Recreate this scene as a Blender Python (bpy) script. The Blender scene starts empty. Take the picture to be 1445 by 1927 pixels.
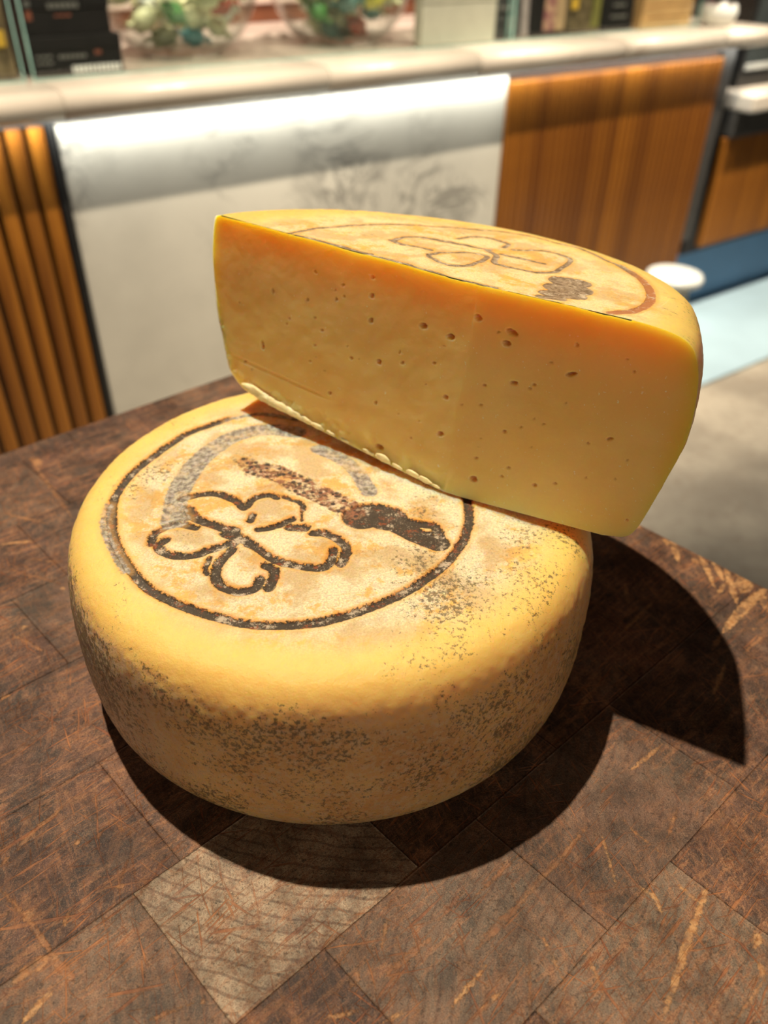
import bpy, bmesh, math, random, json
import numpy as np
from mathutils import Matrix, Vector
random.seed(7); RNG = np.random.default_rng(7)
SC = bpy.context.scene; COL = SC.collection
# ------------------------------------------------------------------ camera
HC = 0.24678
camd = bpy.data.cameras.new('camera'); cam = bpy.data.objects.new('camera', camd); COL.objects.link(cam)
Mc = ((0.9998, 0.0211, 0.0), (0.0127, -0.6005, 0.7995), (0.0168, -0.7993, -0.6006))
cam.matrix_world = Matrix([[Mc[i][0], -Mc[i][1], -Mc[i][2], (0, 0, HC)[i]] for i in range(3)] + [[0, 0, 0, 1]])
camd.sensor_fit = 'HORIZONTAL'; camd.sensor_width = 24.0; camd.lens = 25.167
camd.dof.use_dof = True; camd.dof.focus_distance = 0.262; camd.dof.aperture_fstop = 8.0
camd.clip_start = 0.01
SC.camera = cam
# ------------------------------------------------------------------ world, lamps, exposure
FLOOR = -0.903
A36 = math.radians(36.0)
def BG(s, c, z):            # s along the counter front, c distance in front of it (negative = away), z up
    return Vector((s * math.cos(A36) + c * math.sin(A36), s * math.sin(A36) - c * math.cos(A36), z))
w = bpy.data.worlds.new('shop_air'); SC.world = w; w.use_nodes = True
w.node_tree.nodes['Background'].inputs[0].default_value = (1.0, 0.86, 0.70, 1)
w.node_tree.nodes['Background'].inputs[1].default_value = 0.022
def spot(name, loc, target, energy, angle, radius, colr, blend=0.4):
    l = bpy.data.lights.new(name, 'SPOT'); l.energy = energy; l.spot_size = math.radians(angle); l.spot_blend = blend
    l.shadow_soft_size = radius; l.color = colr
    o = bpy.data.objects.new(name, l); COL.objects.link(o); o.location = loc
    o.rotation_euler = (Vector(target) - Vector(loc)).to_track_quat('-Z', 'Y').to_euler(); return o
def area(name, loc, target, energy, sx, sy, colr, rotz=None):
    l = bpy.data.lights.new(name, 'AREA'); l.shape = 'RECTANGLE'; l.size = sx; l.size_y = sy; l.energy = energy; l.color = colr
    o = bpy.data.objects.new(name, l); COL.objects.link(o); o.location = loc
    o.rotation_euler = (Vector(target) - Vector(loc)).to_track_quat('-Z', 'Y').to_euler()
    return o
WARM = (1.0, 0.855, 0.66)
spot('ceiling_spot_key', (-0.54, 0.88, 2.35), (0.0, 0.22, 0.0), 370, 34, 0.020, WARM)
for i, s in enumerate((0.1, 0.75, 1.45, 2.15, 2.9)):
    spot('ceiling_spot_counter', BG(s, -0.80, 2.2), BG(s + 0.1, -1.68, -0.25), 290, 46, 0.025, WARM, 0.7)
spot('ceiling_spot_floor', BG(2.3, -0.75, 2.2), BG(2.5, -0.95, FLOOR), 230, 50, 0.05, (1.0, 0.90, 0.76), 0.8)
area('front_fill_light', (0.6, -2.7, 0.70), (0.0, 0.25, 0.09), 21.0, 2.4, 1.5, (1.0, 0.87, 0.70))  # added fill lamp on the camera side, brightens the shaded cheese faces
la = area('counter_led', BG(0.98, -1.535, -0.057), BG(0.98, -1.575, -0.4), 5.0, 2.9, 0.012, (0.99, 1.0, 0.93))
la.rotation_euler = (math.radians(8), 0, A36)
SC.view_settings.view_transform = 'Standard'; SC.view_settings.look = 'None'
SC.view_settings.exposure = 0.0; SC.view_settings.gamma = 1.0; SC.view_settings.use_curve_mapping = False
SC.cycles.max_bounces = 8; SC.cycles.transparent_max_bounces = 16; SC.cycles.use_denoising = True
SC.cycles.caustics_reflective = False; SC.cycles.caustics_refractive = False
SC.cycles.sample_clamp_indirect = 6.0
DATA = {"ST":{"burn":[[[-0.0804,-0.0113],[-0.076,-0.0257],[-0.0702,-0.0372],[-0.0573,-0.054],[-0.0406,-0.0638],[-0.028,-0.0684],[-0.0175,-0.0704],[-0.0027,-0.0693],[0.0065,-0.0662],[0.0145,-0.0622],[0.0248,-0.0555],[0.0329,-0.0483],[0.0401,-0.0403],[0.0451,-0.0316],[0.0486,-0.0238],[0.0506,-0.0135],[0.0505,-0.002],[0.048,0.0102],[0.043,0.0231],0.00169],[[-0.0804,-0.0113],[-0.0808,-0.0016],[-0.0785,0.011],[-0.0732,0.0233],[-0.068,0.0335],[-0.0623,0.0421],[-0.0488,0.0532],0.00161],[[-0.0558,-0.005],[-0.0507,-0.0027],[-0.0471,-0.0018],[-0.0427,-0.0019],[-0.0387,-0.0039],[-0.0352,-0.0064],[-0.0321,-0.0104],0.00164],[[-0.0519,-0.0116],[-0.0491,-0.0165],[-0.0444,-0.0193],[-0.0405,-0.0211],[-0.0367,-0.0229],[-0.033,-0.0237],0.0019],[[-0.031,-0.0093],[-0.0298,-0.0051],[-0.0271,-0.0026],[-0.0234,-0.0017],[-0.0208,-0.0032],0.00147],[[-0.0184,-0.0026],[-0.015,-0.0046],[-0.0118,-0.006],[-0.0099,-0.0101],0.00097],[[-0.0109,-0.0091],[-0.0101,-0.0171],0.00047],[[-0.0281,-0.0148],[-0.0286,-0.0178],0.00142],[[-0.0249,-0.0229],[-0.0215,-0.0221],[-0.0181,-0.0203],[-0.0155,-0.0178],[-0.0135,-0.0162],0.0014],[[-0.0609,-0.032],[-0.0611,-0.0265],[-0.0584,-0.0231],[-0.0548,-0.0206],[-0.0524,-0.021],[-0.0473,-0.0227],0.00142],[[-0.0563,-0.0296],[-0.0584,-0.0329],[-0.0559,-0.0364],[-0.0521,-0.038],[-0.0476,-0.0383],[-0.0433,-0.0368],[-0.0409,-0.035],[-0.0372,-0.0331],[-0.0337,-0.0302],0.00168],[[-0.0362,-0.0257],[-0.0324,-0.0274],[-0.0287,-0.0291],[-0.0273,-0.0305],0.00199],[[-0.033,-0.0237],[-0.0311,-0.0283],[-0.0328,-0.032],0.00138],[[-0.0279,-0.03],[-0.0234,-0.0335],[-0.0189,-0.0378],[-0.0147,-0.0402],[-0.01,-0.0418],[-0.0055,-0.0425],[-0.0011,-0.0428],[0.0015,-0.0401],[0.0025,-0.0331],0.00163],[[-0.0139,-0.0211],[-0.0086,-0.0211],0.00201],[[-0.0054,-0.0242],[-0.0019,-0.024],[0.0018,-0.0258],[0.0049,-0.0289],[0.0068,-0.0325],[0.0064,-0.037],[0.0052,-0.0405],0.0018],[[-0.0325,-0.0338],[-0.035,-0.0392],[-0.0361,-0.0443],[-0.0356,-0.0485],[-0.0333,-0.0525],[-0.0296,-0.0547],[-0.0263,-0.0554],[-0.0228,-0.0541],[-0.021,-0.0513],[-0.0208,-0.0488],0.00174],[[-0.0393,-0.0389],[-0.0398,-0.0436],[-0.0389,-0.0469],0.00089],[[-0.02,-0.0421],[-0.017,-0.0441],[-0.0165,-0.0479],[-0.0175,-0.0532],0.00174],[[0.0112,-0.014],[0.0159,-0.0127],[0.0213,-0.0147],0.0069],[[0.0199,-0.0153],[0.0253,-0.0195],[0.0305,-0.0235],[0.0388,-0.0284],0.004],[[0.0212,-0.0119],[0.0253,-0.0151],[0.0319,-0.0176],[0.0372,-0.0185],[0.039,-0.0222],[0.0401,-0.0273],0.00186]],"band":[[[-0.0818,-0.0101],[-0.0803,-0.0212],[-0.0739,-0.0344],[-0.0658,-0.0466],0.00159],[[-0.0488,0.0532],[-0.0348,0.0584],[-0.0186,0.054],0.00133],[[-0.0561,-0.0191],[-0.0579,-0.0054],[-0.0574,0.0077],[-0.0545,0.0207],[-0.0487,0.0326],[-0.0418,0.0406],[-0.0306,0.0456],[-0.0185,0.0438],0.00457],[[-0.0079,0.0309],[0.0005,0.0249],[0.0078,0.016],[0.0137,0.0018],0.00342],[[-0.0569,-0.0192],[-0.0542,-0.0174],0.00416]],"blade":[[[-0.0369,0.0207],[-0.0312,0.0163],0.00278],[[-0.0311,0.0157],[-0.0221,0.0128],[-0.0127,0.005],0.00516],[[-0.0127,0.005],[-0.0023,-0.0024],[0.0077,-0.0102],0.00521]]},"HS":[[[0.0502,0.0622],[0.0597,0.052],[0.0674,0.0367],[0.071,0.0208],[0.0702,0.0045],[0.0645,-0.0042],0.0016],[[-0.0268,0.0226],[-0.0264,0.0335],[-0.0205,0.0381],[-0.0112,0.0401],[-0.0026,0.0408],[0.0049,0.0419],0.0012],[[-0.028,0.0228],[-0.022,0.021],[-0.0159,0.0227],[-0.0112,0.0232],0.0012],[[-0.0113,0.0481],[-0.0076,0.0575],[-0.0009,0.0613],[0.0062,0.0586],[0.007,0.0515],0.001],[[-0.0085,0.0154],[-0.0059,0.022],[-0.0009,0.0281],[0.0052,0.0318],[0.0091,0.0291],[0.0093,0.0174],[0.007,0.0101],[0.0005,0.0084],[-0.0056,0.0115],[-0.0085,0.0154],0.0011],[[0.0047,0.04],[0.0103,0.0355],[0.0139,0.0242],[0.0217,0.0227],[0.0298,0.0252],[0.0347,0.0317],0.0012],[[0.0105,0.0398],[0.0192,0.0395],[0.0274,0.0399],0.0011],[[0.0112,0.0507],[0.0142,0.0533],[0.0219,0.0589],[0.031,0.0577],[0.0339,0.0511],[0.0347,0.0317],0.001],[[0.0407,0.0225],[0.0448,0.023],0.0055],[[0.0426,0.0126],[0.0475,0.0141],0.006],[[0.0432,0.0031],[0.0487,0.0061],0.005],[[0.0416,-0.0043],[0.0472,-0.0019],0.0022]],"HB":[[[-0.0604,0.0004],[-0.0577,0.0189],[-0.0465,0.0413],[-0.0292,0.0602],[-0.0026,0.0775],[0.0276,0.0772],[0.0502,0.0622],0.0008]],"BS":[[[0.1059,0.1358],[0.1001,0.1263],[0.0932,0.1162],[0.0859,0.1038],[0.0806,0.0955],0.00124,0.8],[[0.0832,0.1341],[0.0874,0.1301],[0.0883,0.1249],0.00096,0.9],[[0.0751,0.1517],[0.0761,0.134],0.00058,0.8],[[0.0714,0.155],[0.0573,0.1403],[0.0387,0.1216],0.00086,0.5],[[0.0605,0.1215],[0.0659,0.1014],0.00064,0.6],[[0.0504,0.1175],[0.055,0.1051],0.00064,0.6],[[0.0459,0.1126],[0.0434,0.0939],0.00054,0.4],[[0.1127,0.1063],[0.1019,0.0964],0.00076,0.6],[[0.1166,0.1199],[0.1133,0.1156],0.00137,0.8],[[0.1135,0.1114],[0.1132,0.1063],0.00116,0.7],[[0.0961,0.1344],[0.1005,0.1298],0.00078,0.7],[[0.0828,0.1587],[0.0864,0.1526],[0.0936,0.1449],0.0004,0.6],[[0.1032,0.162],[0.097,0.1509],0.00071,0.5],[[0.1108,0.1622],[0.1085,0.1586],0.00052,0.5],[[0.0607,0.1429],[0.0652,0.1256],0.00057,0.4],[[0.0451,0.1278],[0.03,0.1137],0.00128,0.4],[[0.0328,0.1091],[0.0215,0.097],0.0008,0.9],[[0.017,0.1166],[0.0028,0.1054],0.00107,0.4],[[0.0037,0.1224],[0.0021,0.1136],0.00072,0.6],[[0.028,0.1321],[0.0194,0.1216],0.00064,0.2],[[0.0471,0.1443],[0.0288,0.1275],0.00066,0.4],[[0.0364,0.1021],[0.0286,0.0958],0.0008,0.7],[[-0.0066,0.1023],[-0.0047,0.1063],0.00142,0.5],[[-0.0139,0.094],[-0.0043,0.0961],0.00079,0.7],[[0.0029,0.0934],[0.0091,0.0963],0.0007,0.7],[[0.1428,0.3142],[0.1405,0.2931],0.00165,1],[[0.1528,0.3022],[0.1523,0.2761],0.00149,1],[[0.1575,0.2969],[0.158,0.2813],0.00149,1],[[0.1621,0.2917],[0.1588,0.2657],0.00174,1],[[0.1773,0.2779],[0.1621,0.264],[0.1464,0.2473],0.00235,1],[[0.1728,0.2738],[0.1709,0.2605],0.00186,1],[[0.159,0.2803],[0.1515,0.2712],0.00119,0.9],[[0.1666,0.2887],[0.1682,0.2816],[0.1607,0.2774],0.00298,1],[[0.1709,0.2817],[0.1634,0.2735],0.00269,0.9],[[0.1489,0.2474],[0.1675,0.2514],0.00051,0.6],[[0.1395,0.313],[0.1388,0.3061],0.00166,0.8],[[0.1484,0.2966],[0.1495,0.2934],0.00163,0.8],[[0.1255,0.3207],[0.1291,0.3232],0.00196,0.8],[[0.1237,0.2684],[0.1014,0.2443],0.00099,0.6],[[0.1114,0.2778],[0.1103,0.2642],0.00114,0.6],[[0.0871,0.2166],[0.0736,0.199],0.00088,0.5],[[0.1416,0.2289],[0.1319,0.2133],0.00106,0.7],[[0.1662,0.2487],[0.1517,0.2356],0.00088,0.5],[[0.1275,0.2238],[0.1308,0.2133],0.00047,0.6],[[0.1047,0.1884],[0.0907,0.1768],0.00096,0.7],[[0.0909,0.2609],[0.1013,0.2557],0.00049,0.5],[[0.0961,0.2813],[0.1081,0.2718],0.00063,0.4],[[0.094,0.2213],[0.1182,0.2036],0.00045,0.3],[[0.088,0.2526],[0.1221,0.2572],0.00037,0.3],[[0.1464,0.2473],[0.1387,0.2369],0.00111,0.5],[[-0.2008,0.3772],[-0.1763,0.3449],[-0.1562,0.3188],0.00122,0.5],[[-0.1933,0.3218],[-0.1661,0.3129],0.00102,0.5],[[-0.157,0.3584],[-0.1918,0.3291],0.00136,0.2],[[-0.1833,0.2963],[-0.1688,0.2994],0.00098,0.8],[[-0.1769,0.2803],[-0.1423,0.2684],0.00093,0.4],[[-0.1675,0.2867],[-0.1465,0.2837],0.00067,0.5],[[-0.156,0.2381],[-0.1381,0.228],0.00085,0.5],[[-0.1435,0.1955],[-0.1269,0.2093],0.00069,0.3],[[-0.1447,0.2667],[-0.1421,0.2667],0.00103,0.8],[[-0.1536,0.2412],[-0.1504,0.2423],0.00112,0.9],[[-0.1464,0.2028],[-0.1435,0.2054],0.00093,0.7],[[-0.1952,0.3722],[-0.1875,0.3639],0.00223,0.6],[[-0.1068,0.1578],[-0.1143,0.1474],[-0.1173,0.1408],0.00092,0.5],[[-0.1172,0.1286],[-0.1069,0.1208],[-0.0947,0.1098],[-0.0857,0.1019],0.00086,0.5],[[-0.1032,0.101],[-0.0987,0.1061],[-0.0931,0.1082],0.00189,0.6],[[-0.0964,0.0912],[-0.0909,0.1003],0.00111,1],[[-0.0939,0.1222],[-0.0937,0.1167],0.00077,0.7],[[-0.0823,0.1191],[-0.0736,0.1284],[-0.0681,0.1394],[-0.0626,0.1476],0.00067,0.2],[[-0.0632,0.0919],[-0.0502,0.0977],0.00062,0.5],[[-0.0486,0.0975],[-0.0467,0.0983],0.00071,0.6],[[-0.0991,0.1438],[-0.0973,0.1455],0.0009,0.6],[[-0.0815,0.13],[-0.0788,0.1306],0.00086,0.6],[[-0.12,0.1358],[-0.1185,0.1395],0.00071,0.5],[[-0.1062,0.1192],[-0.1038,0.1231],0.00155,0.6],[[-0.0931,0.1082],[-0.0858,0.1023],0.00149,0.4],[[-0.08,0.1398],[-0.0808,0.1318],0.00058,0.3],[[-0.0926,0.1459],[-0.0907,0.1499],0.0006,0.4],[[-0.0884,0.1527],[-0.0842,0.1487],0.0006,0.5],[[-0.1701,0.2628],[-0.1599,0.2738],[-0.1448,0.2953],0.00067,0.4],[[-0.1547,0.2237],[-0.1406,0.2391],[-0.1257,0.2491],0.00061,0.3],[[-0.1328,0.178],[-0.1233,0.195],[-0.1198,0.2027],0.00067,0.3]],"HOL":[[0,0.0882,0.0524,0.00041,0.00073],[0,0.0708,0.0535,0.00049,0.00049],[0,0.0571,0.0572,0.00041,0.00049],[0,0.0577,0.0604,0.00033,0.00033],[0,0.0418,0.069,0.00057,0.00057],[0,0.0408,0.0535,0.00065,0.00073],[0,0.0188,0.0574,0.00106,0.00073],[0,0.0074,0.0566,0.00106,0.00073],[0,0.0092,0.0527,0.00024,0.00024],[1,0.0019,0.0659,0.00098,0.00065],[1,0.0144,0.0639,0.00147,0.00065],[1,0.0133,0.0599,0.00098,0.00065],[0,0.0357,0.039,0.00073,0.00073],[0,0.0253,0.0418,0.00049,0.00049],[0,0.0928,0.0291,0.00057,0.00131],[1,0.0183,0.0471,0.00098,0.00049],[1,0.0082,0.0434,0.00041,0.00033],[0,0.0057,0.0347,0.00073,0.00057],[0,0.0056,0.0201,0.0009,0.00065],[1,0.0102,0.0069,0.00098,0.00082],[1,0.0367,0.0554,0.00131,0.00049],[0,0.0571,0.0195,0.00057,0.00057],[0,0.0352,0.0227,0.00049,0.00049],[1,0.054,0.0376,0.00082,0.00033],[1,0.0363,0.0653,0.00041,0.00041],[1,0.024,0.0325,0.00033,0.00033],[1,0.0292,0.0263,0.00024,0.00024],[1,0.0474,0.0339,0.00041,0.00024],[1,0.0224,0.0158,0.00049,0.00033],[1,0.0205,0.0117,0.00041,0.00033],[1,0.0399,0.0156,0.00041,0.00033],[1,0.0295,0.0575,0.00041,0.00024],[1,0.0373,0.0454,0.00024,0.00024],[0,0.0415,0.0625,0.00065,0.00065],[0,0.1028,0.0187,0.00057,0.00041],[0,0.0805,0.0414,0.00033,0.00033],[0,0.0678,0.0652,0.00033,0.00033],[1,0.0185,0.029,0.00049,0.00041],[1,0.0082,0.036,0.00041,0.00024],[1,0.001,0.0339,0.00033,0.00024],[0,0.0317,0.0048,0.00131,0.00073],[0,0.027,0.0454,0.00033,0.00049]]}
# ------------------------------------------------------------------ helpers: objects
def mesh_np(name, V, F, mat_idx=None, smooth=True):
    V = np.asarray(V, np.float32); F = np.asarray(F, np.int32)
    me = bpy.data.meshes.new(name); n = F.shape[1]
    me.vertices.add(len(V)); me.vertices.foreach_set('co', V.ravel())
    me.loops.add(F.size); me.loops.foreach_set('vertex_index', F.ravel())
    me.polygons.add(len(F)); me.polygons.foreach_set('loop_start', np.arange(0, F.size, n, dtype=np.int32))
    me.polygons.foreach_set('loop_total', np.full(len(F), n, np.int32))
    if mat_idx is not None: me.polygons.foreach_set('material_index', np.asarray(mat_idx, np.int32))
    me.update(calc_edges=True)
    me.polygons.foreach_set('use_smooth', np.full(len(F), smooth))
    return me
def attr(me, name, vals):
    a = me.attributes.new(name, 'FLOAT', 'POINT'); a.data.foreach_set('value', np.asarray(vals, np.float32))
def link(name, me, mat=None, parent=None, loc=(0, 0, 0), rz=0.0):
    o = bpy.data.objects.new(name, me); COL.objects.link(o)
    if mat is not None:
        if not me.materials:
            me.materials.append(mat)
    o.location = loc; o.rotation_euler = (0, 0, rz)
    if parent: o.parent = parent
    return o
def tag(o, label, cat, group=None):
    o['label'] = label; o['category'] = cat
    if group: o['group'] = group
    return o
def struct(o): o['kind'] = 'structure'; return o
def empty(name, loc, rz=0.0):
    o = bpy.data.objects.new(name, None); COL.objects.link(o); o.location = loc; o.rotation_euler = (0, 0, rz)
    o.empty_display_size = 0.05; return o
def box_bm(bm, x0, x1, y0, y1, z0, z1, bev=0.0, seg=2):
    r = bmesh.ops.create_cube(bm, size=1.0); vs = r['verts']
    bmesh.ops.scale(bm, vec=(x1 - x0, y1 - y0, z1 - z0), verts=vs)
    bmesh.ops.translate(bm, vec=((x0 + x1) / 2, (y0 + y1) / 2, (z0 + z1) / 2), verts=vs)
    if bev > 0:
        es = list({e for v in vs for e in v.link_edges})
        bmesh.ops.bevel(bm, geom=es, offset=bev, segments=seg, profile=0.5, affect='EDGES')
def bm_mesh(bm, name, smooth=False):
    me = bpy.data.meshes.new(name); bmesh.ops.recalc_face_normals(bm, faces=bm.faces); bm.to_mesh(me); bm.free()
    if smooth:
        for p in me.polygons: p.use_smooth = True
    return me
def box(name, mat, dims, parent=None, bev=0.002, loc=(0, 0, 0), rz=0.0, seg=2):
    bm = bmesh.new(); box_bm(bm, *dims, bev=bev, seg=seg)
    return link(name, bm_mesh(bm, name), mat, parent, loc, rz)
def lathe(name, mat, prof, n=48, parent=None, loc=(0, 0, 0), close=False, rz=0.0):
    P = np.array(prof, float); th = np.linspace(0, 2 * np.pi, n, endpoint=False)
    V = np.stack([P[:, None, 0] * np.cos(th), P[:, None, 0] * np.sin(th), np.broadcast_to(P[:, None, 1], (len(P), n))], -1).reshape(-1, 3)
    F = []
    K = len(P)
    for k in range(K if close else K - 1):
        a = k * n; b = ((k + 1) % K) * n
        for j in range(n): F.append((a + j, a + (j + 1) % n, b + (j + 1) % n, b + j))
    return link(name, mesh_np(name, V, F), mat, parent, loc, rz)
# ------------------------------------------------------------------ helpers: numpy noise and strokes
def vnoise(P, freq, seed):
    Q = P * freq + 31.7; I = np.floor(Q).astype(np.int64); f = Q - I; f = f * f * (3 - 2 * f)
    def hsh(i, j, k):
        h = (i * 73856093) ^ (j * 19349663) ^ (k * 83492791) ^ (seed * 2654435761)
        h = (h ^ (h >> 13)) * 1274126177; h = h ^ (h >> 16)
        return (h & 0xffff) / 65535.0
    r = 0
    for a in (0, 1):
        for b in (0, 1):
            for c in (0, 1):
                wgt = (f[:, 0] if a else 1 - f[:, 0]) * (f[:, 1] if b else 1 - f[:, 1]) * (f[:, 2] if c else 1 - f[:, 2])
                r = r + wgt * hsh(I[:, 0] + a, I[:, 1] + b, I[:, 2] + c)
    return r
def fbm(P, freq, seed, octs=3):
    r = 0; a = 1.0; s = 0
    for o in range(octs): r = r + a * vnoise(P, freq * 2 ** o, seed + o); s += a; a *= 0.5
    return r / s
def cr(pts, n=8):               # catmull-rom resample
    P = np.array(pts, float)
    if len(P) < 3: return P
    Q = np.vstack([2 * P[0] - P[1], P, 2 * P[-1] - P[-2]]); out = []
    for i in range(1, len(Q) - 2):
        for t in np.linspace(0, 1, n, endpoint=False):
            out.append(0.5 * ((2 * Q[i]) + (-Q[i-1] + Q[i+1]) * t + (2*Q[i-1] - 5*Q[i] + 4*Q[i+1] - Q[i+2]) * t*t + (-Q[i-1] + 3*Q[i] - 3*Q[i+1] + Q[i+2]) * t**3))
    out.append(P[-1]); return np.array(out)
def stroke_sd(XY, strokes, far=0.004, taper=False):   # signed depth inside the strokes, metres (positive inside)
    D = np.full(len(XY), -far)
    for st in strokes:
        hw = st[-1]; P = cr(st[:-1])
        lo = P.min(0) - hw - far; hi = P.max(0) + hw + far
        m = np.where((XY[:, 0] > lo[0]) & (XY[:, 0] < hi[0]) & (XY[:, 1] > lo[1]) & (XY[:, 1] < hi[1]))[0]
        if not len(m): continue
        X = XY[m]; best = np.full(len(m), -far)
        for a, b in zip(P[:-1], P[1:]):
            d = b - a; L = d @ d + 1e-14; t = np.clip(((X - a) @ d) / L, 0, 1)
            best = np.maximum(best, hw - np.hypot(*(X - a - t[:, None] * d).T))
        D[m] = np.maximum(D[m], best)
    return D
# ------------------------------------------------------------------ helpers: materials
class NT:
    def __init__(s, name):
        s.m = bpy.data.materials.new(name); s.m.use_nodes = True; s.t = s.m.node_tree
        s.b = s.t.nodes['Principled BSDF']; s.out = s.t.nodes['Material Output']
    def n(s, typ, **kw):
        x = s.t.nodes.new(typ)
        for k, v in kw.items(): setattr(x, k, v)
        return x
    def put(s, sock, v):
        if isinstance(v, bpy.types.NodeSocket): s.t.links.new(v, sock)
        elif isinstance(v, (tuple, list)):
            sock.default_value = tuple(v) + ((1.0,) if len(v) == 3 and len(sock.default_value) == 4 else ())
        else: sock.default_value = v
    def coord(s, kind='Object'): return s.n('ShaderNodeTexCoord').outputs[kind]
    def pos(s): return s.n('ShaderNodeNewGeometry').outputs['Position']
    def map(s, v, scale=(1, 1, 1), rot=(0, 0, 0), loc=(0, 0, 0)):
        x = s.n('ShaderNodeMapping'); s.put(x.inputs['Vector'], v); x.inputs['Scale'].default_value = scale
        x.inputs['Rotation'].default_value = rot; x.inputs['Location'].default_value = loc; return x.outputs[0]
    def noise(s, v, scale, detail=4, rough=0.55, dist=0.0, col=False):
        x = s.n('ShaderNodeTexNoise'); s.put(x.inputs['Vector'], v); x.inputs['Scale'].default_value = scale
        x.inputs['Detail'].default_value = detail; x.inputs['Roughness'].default_value = rough; x.inputs['Distortion'].default_value = dist
        return x.outputs['Color' if col else 'Fac']
    def vor(s, v, scale, feat='F1', out='Distance'):
        x = s.n('ShaderNodeTexVoronoi', feature=feat); s.put(x.inputs['Vector'], v); x.inputs['Scale'].default_value = scale; return x.outputs[out]
    def ma(s, op, a, b=0.0, c=0.0, clamp=False):
        x = s.n('ShaderNodeMath', operation=op, use_clamp=clamp)
        s.put(x.inputs[0], a); s.put(x.inputs[1], b); s.put(x.inputs[2], c); return x.outputs[0]
    def rng(s, v, a, b, c=0.0, d=1.0, smooth=True):
        x = s.n('ShaderNodeMapRange', interpolation_type='SMOOTHSTEP' if smooth else 'LINEAR')
        s.put(x.inputs['Value'], v); s.put(x.inputs['From Min'], a); s.put(x.inputs['From Max'], b)
        s.put(x.inputs['To Min'], c); s.put(x.inputs['To Max'], d); return x.outputs['Result']
    def mix(s, f, a, b, mode='MIX'):
        x = s.n('ShaderNodeMix', data_type='RGBA', blend_type=mode); s.put(x.inputs[0], f); s.put(x.inputs[6], a); s.put(x.inputs[7], b); return x.outputs[2]
    def attr(s, name, typ='GEOMETRY', out='Fac'):
        x = s.n('ShaderNodeAttribute', attribute_name=name, attribute_type=typ); return x.outputs[out]
    def sep(s, v):
        x = s.n('ShaderNodeSeparateXYZ'); s.put(x.inputs[0], v); return x.outputs
    def bump(s, h, dist=0.001, strength=1.0, normal=None):
        x = s.n('ShaderNodeBump'); s.put(x.inputs['Height'], h); x.inputs['Distance'].default_value = dist; x.inputs['Strength'].default_value = strength
        if normal: s.put(x.inputs['Normal'], normal)
        return x.outputs[0]
    def set(s, **kw):
        names = dict(col='Base Color', rough='Roughness', metal='Metallic', nrm='Normal', spec='Specular IOR Level', sss='Subsurface Weight', srad='Subsurface Radius',
                     sscale='Subsurface Scale', coat='Coat Weight', trans='Transmission Weight', emis='Emission Color', estr='Emission Strength', alpha='Alpha', ior='IOR', sheen='Sheen Weight')
        for k, v in kw.items(): s.put(s.b.inputs[names[k]], v)
        return s.m
def plain(name, col, rough=0.5, metal=0.0, var=0.12, scale=30.0, **kw):
    t = NT(name); v = t.coord(); n = t.noise(v, scale, 3)
    c = t.mix(t.rng(n, 0.3, 0.7), tuple(x * (1 - var) for x in col), tuple(min(1, x * (1 + var)) for x in col))
    return t.set(col=c, rough=rough, metal=metal, **kw)

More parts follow.
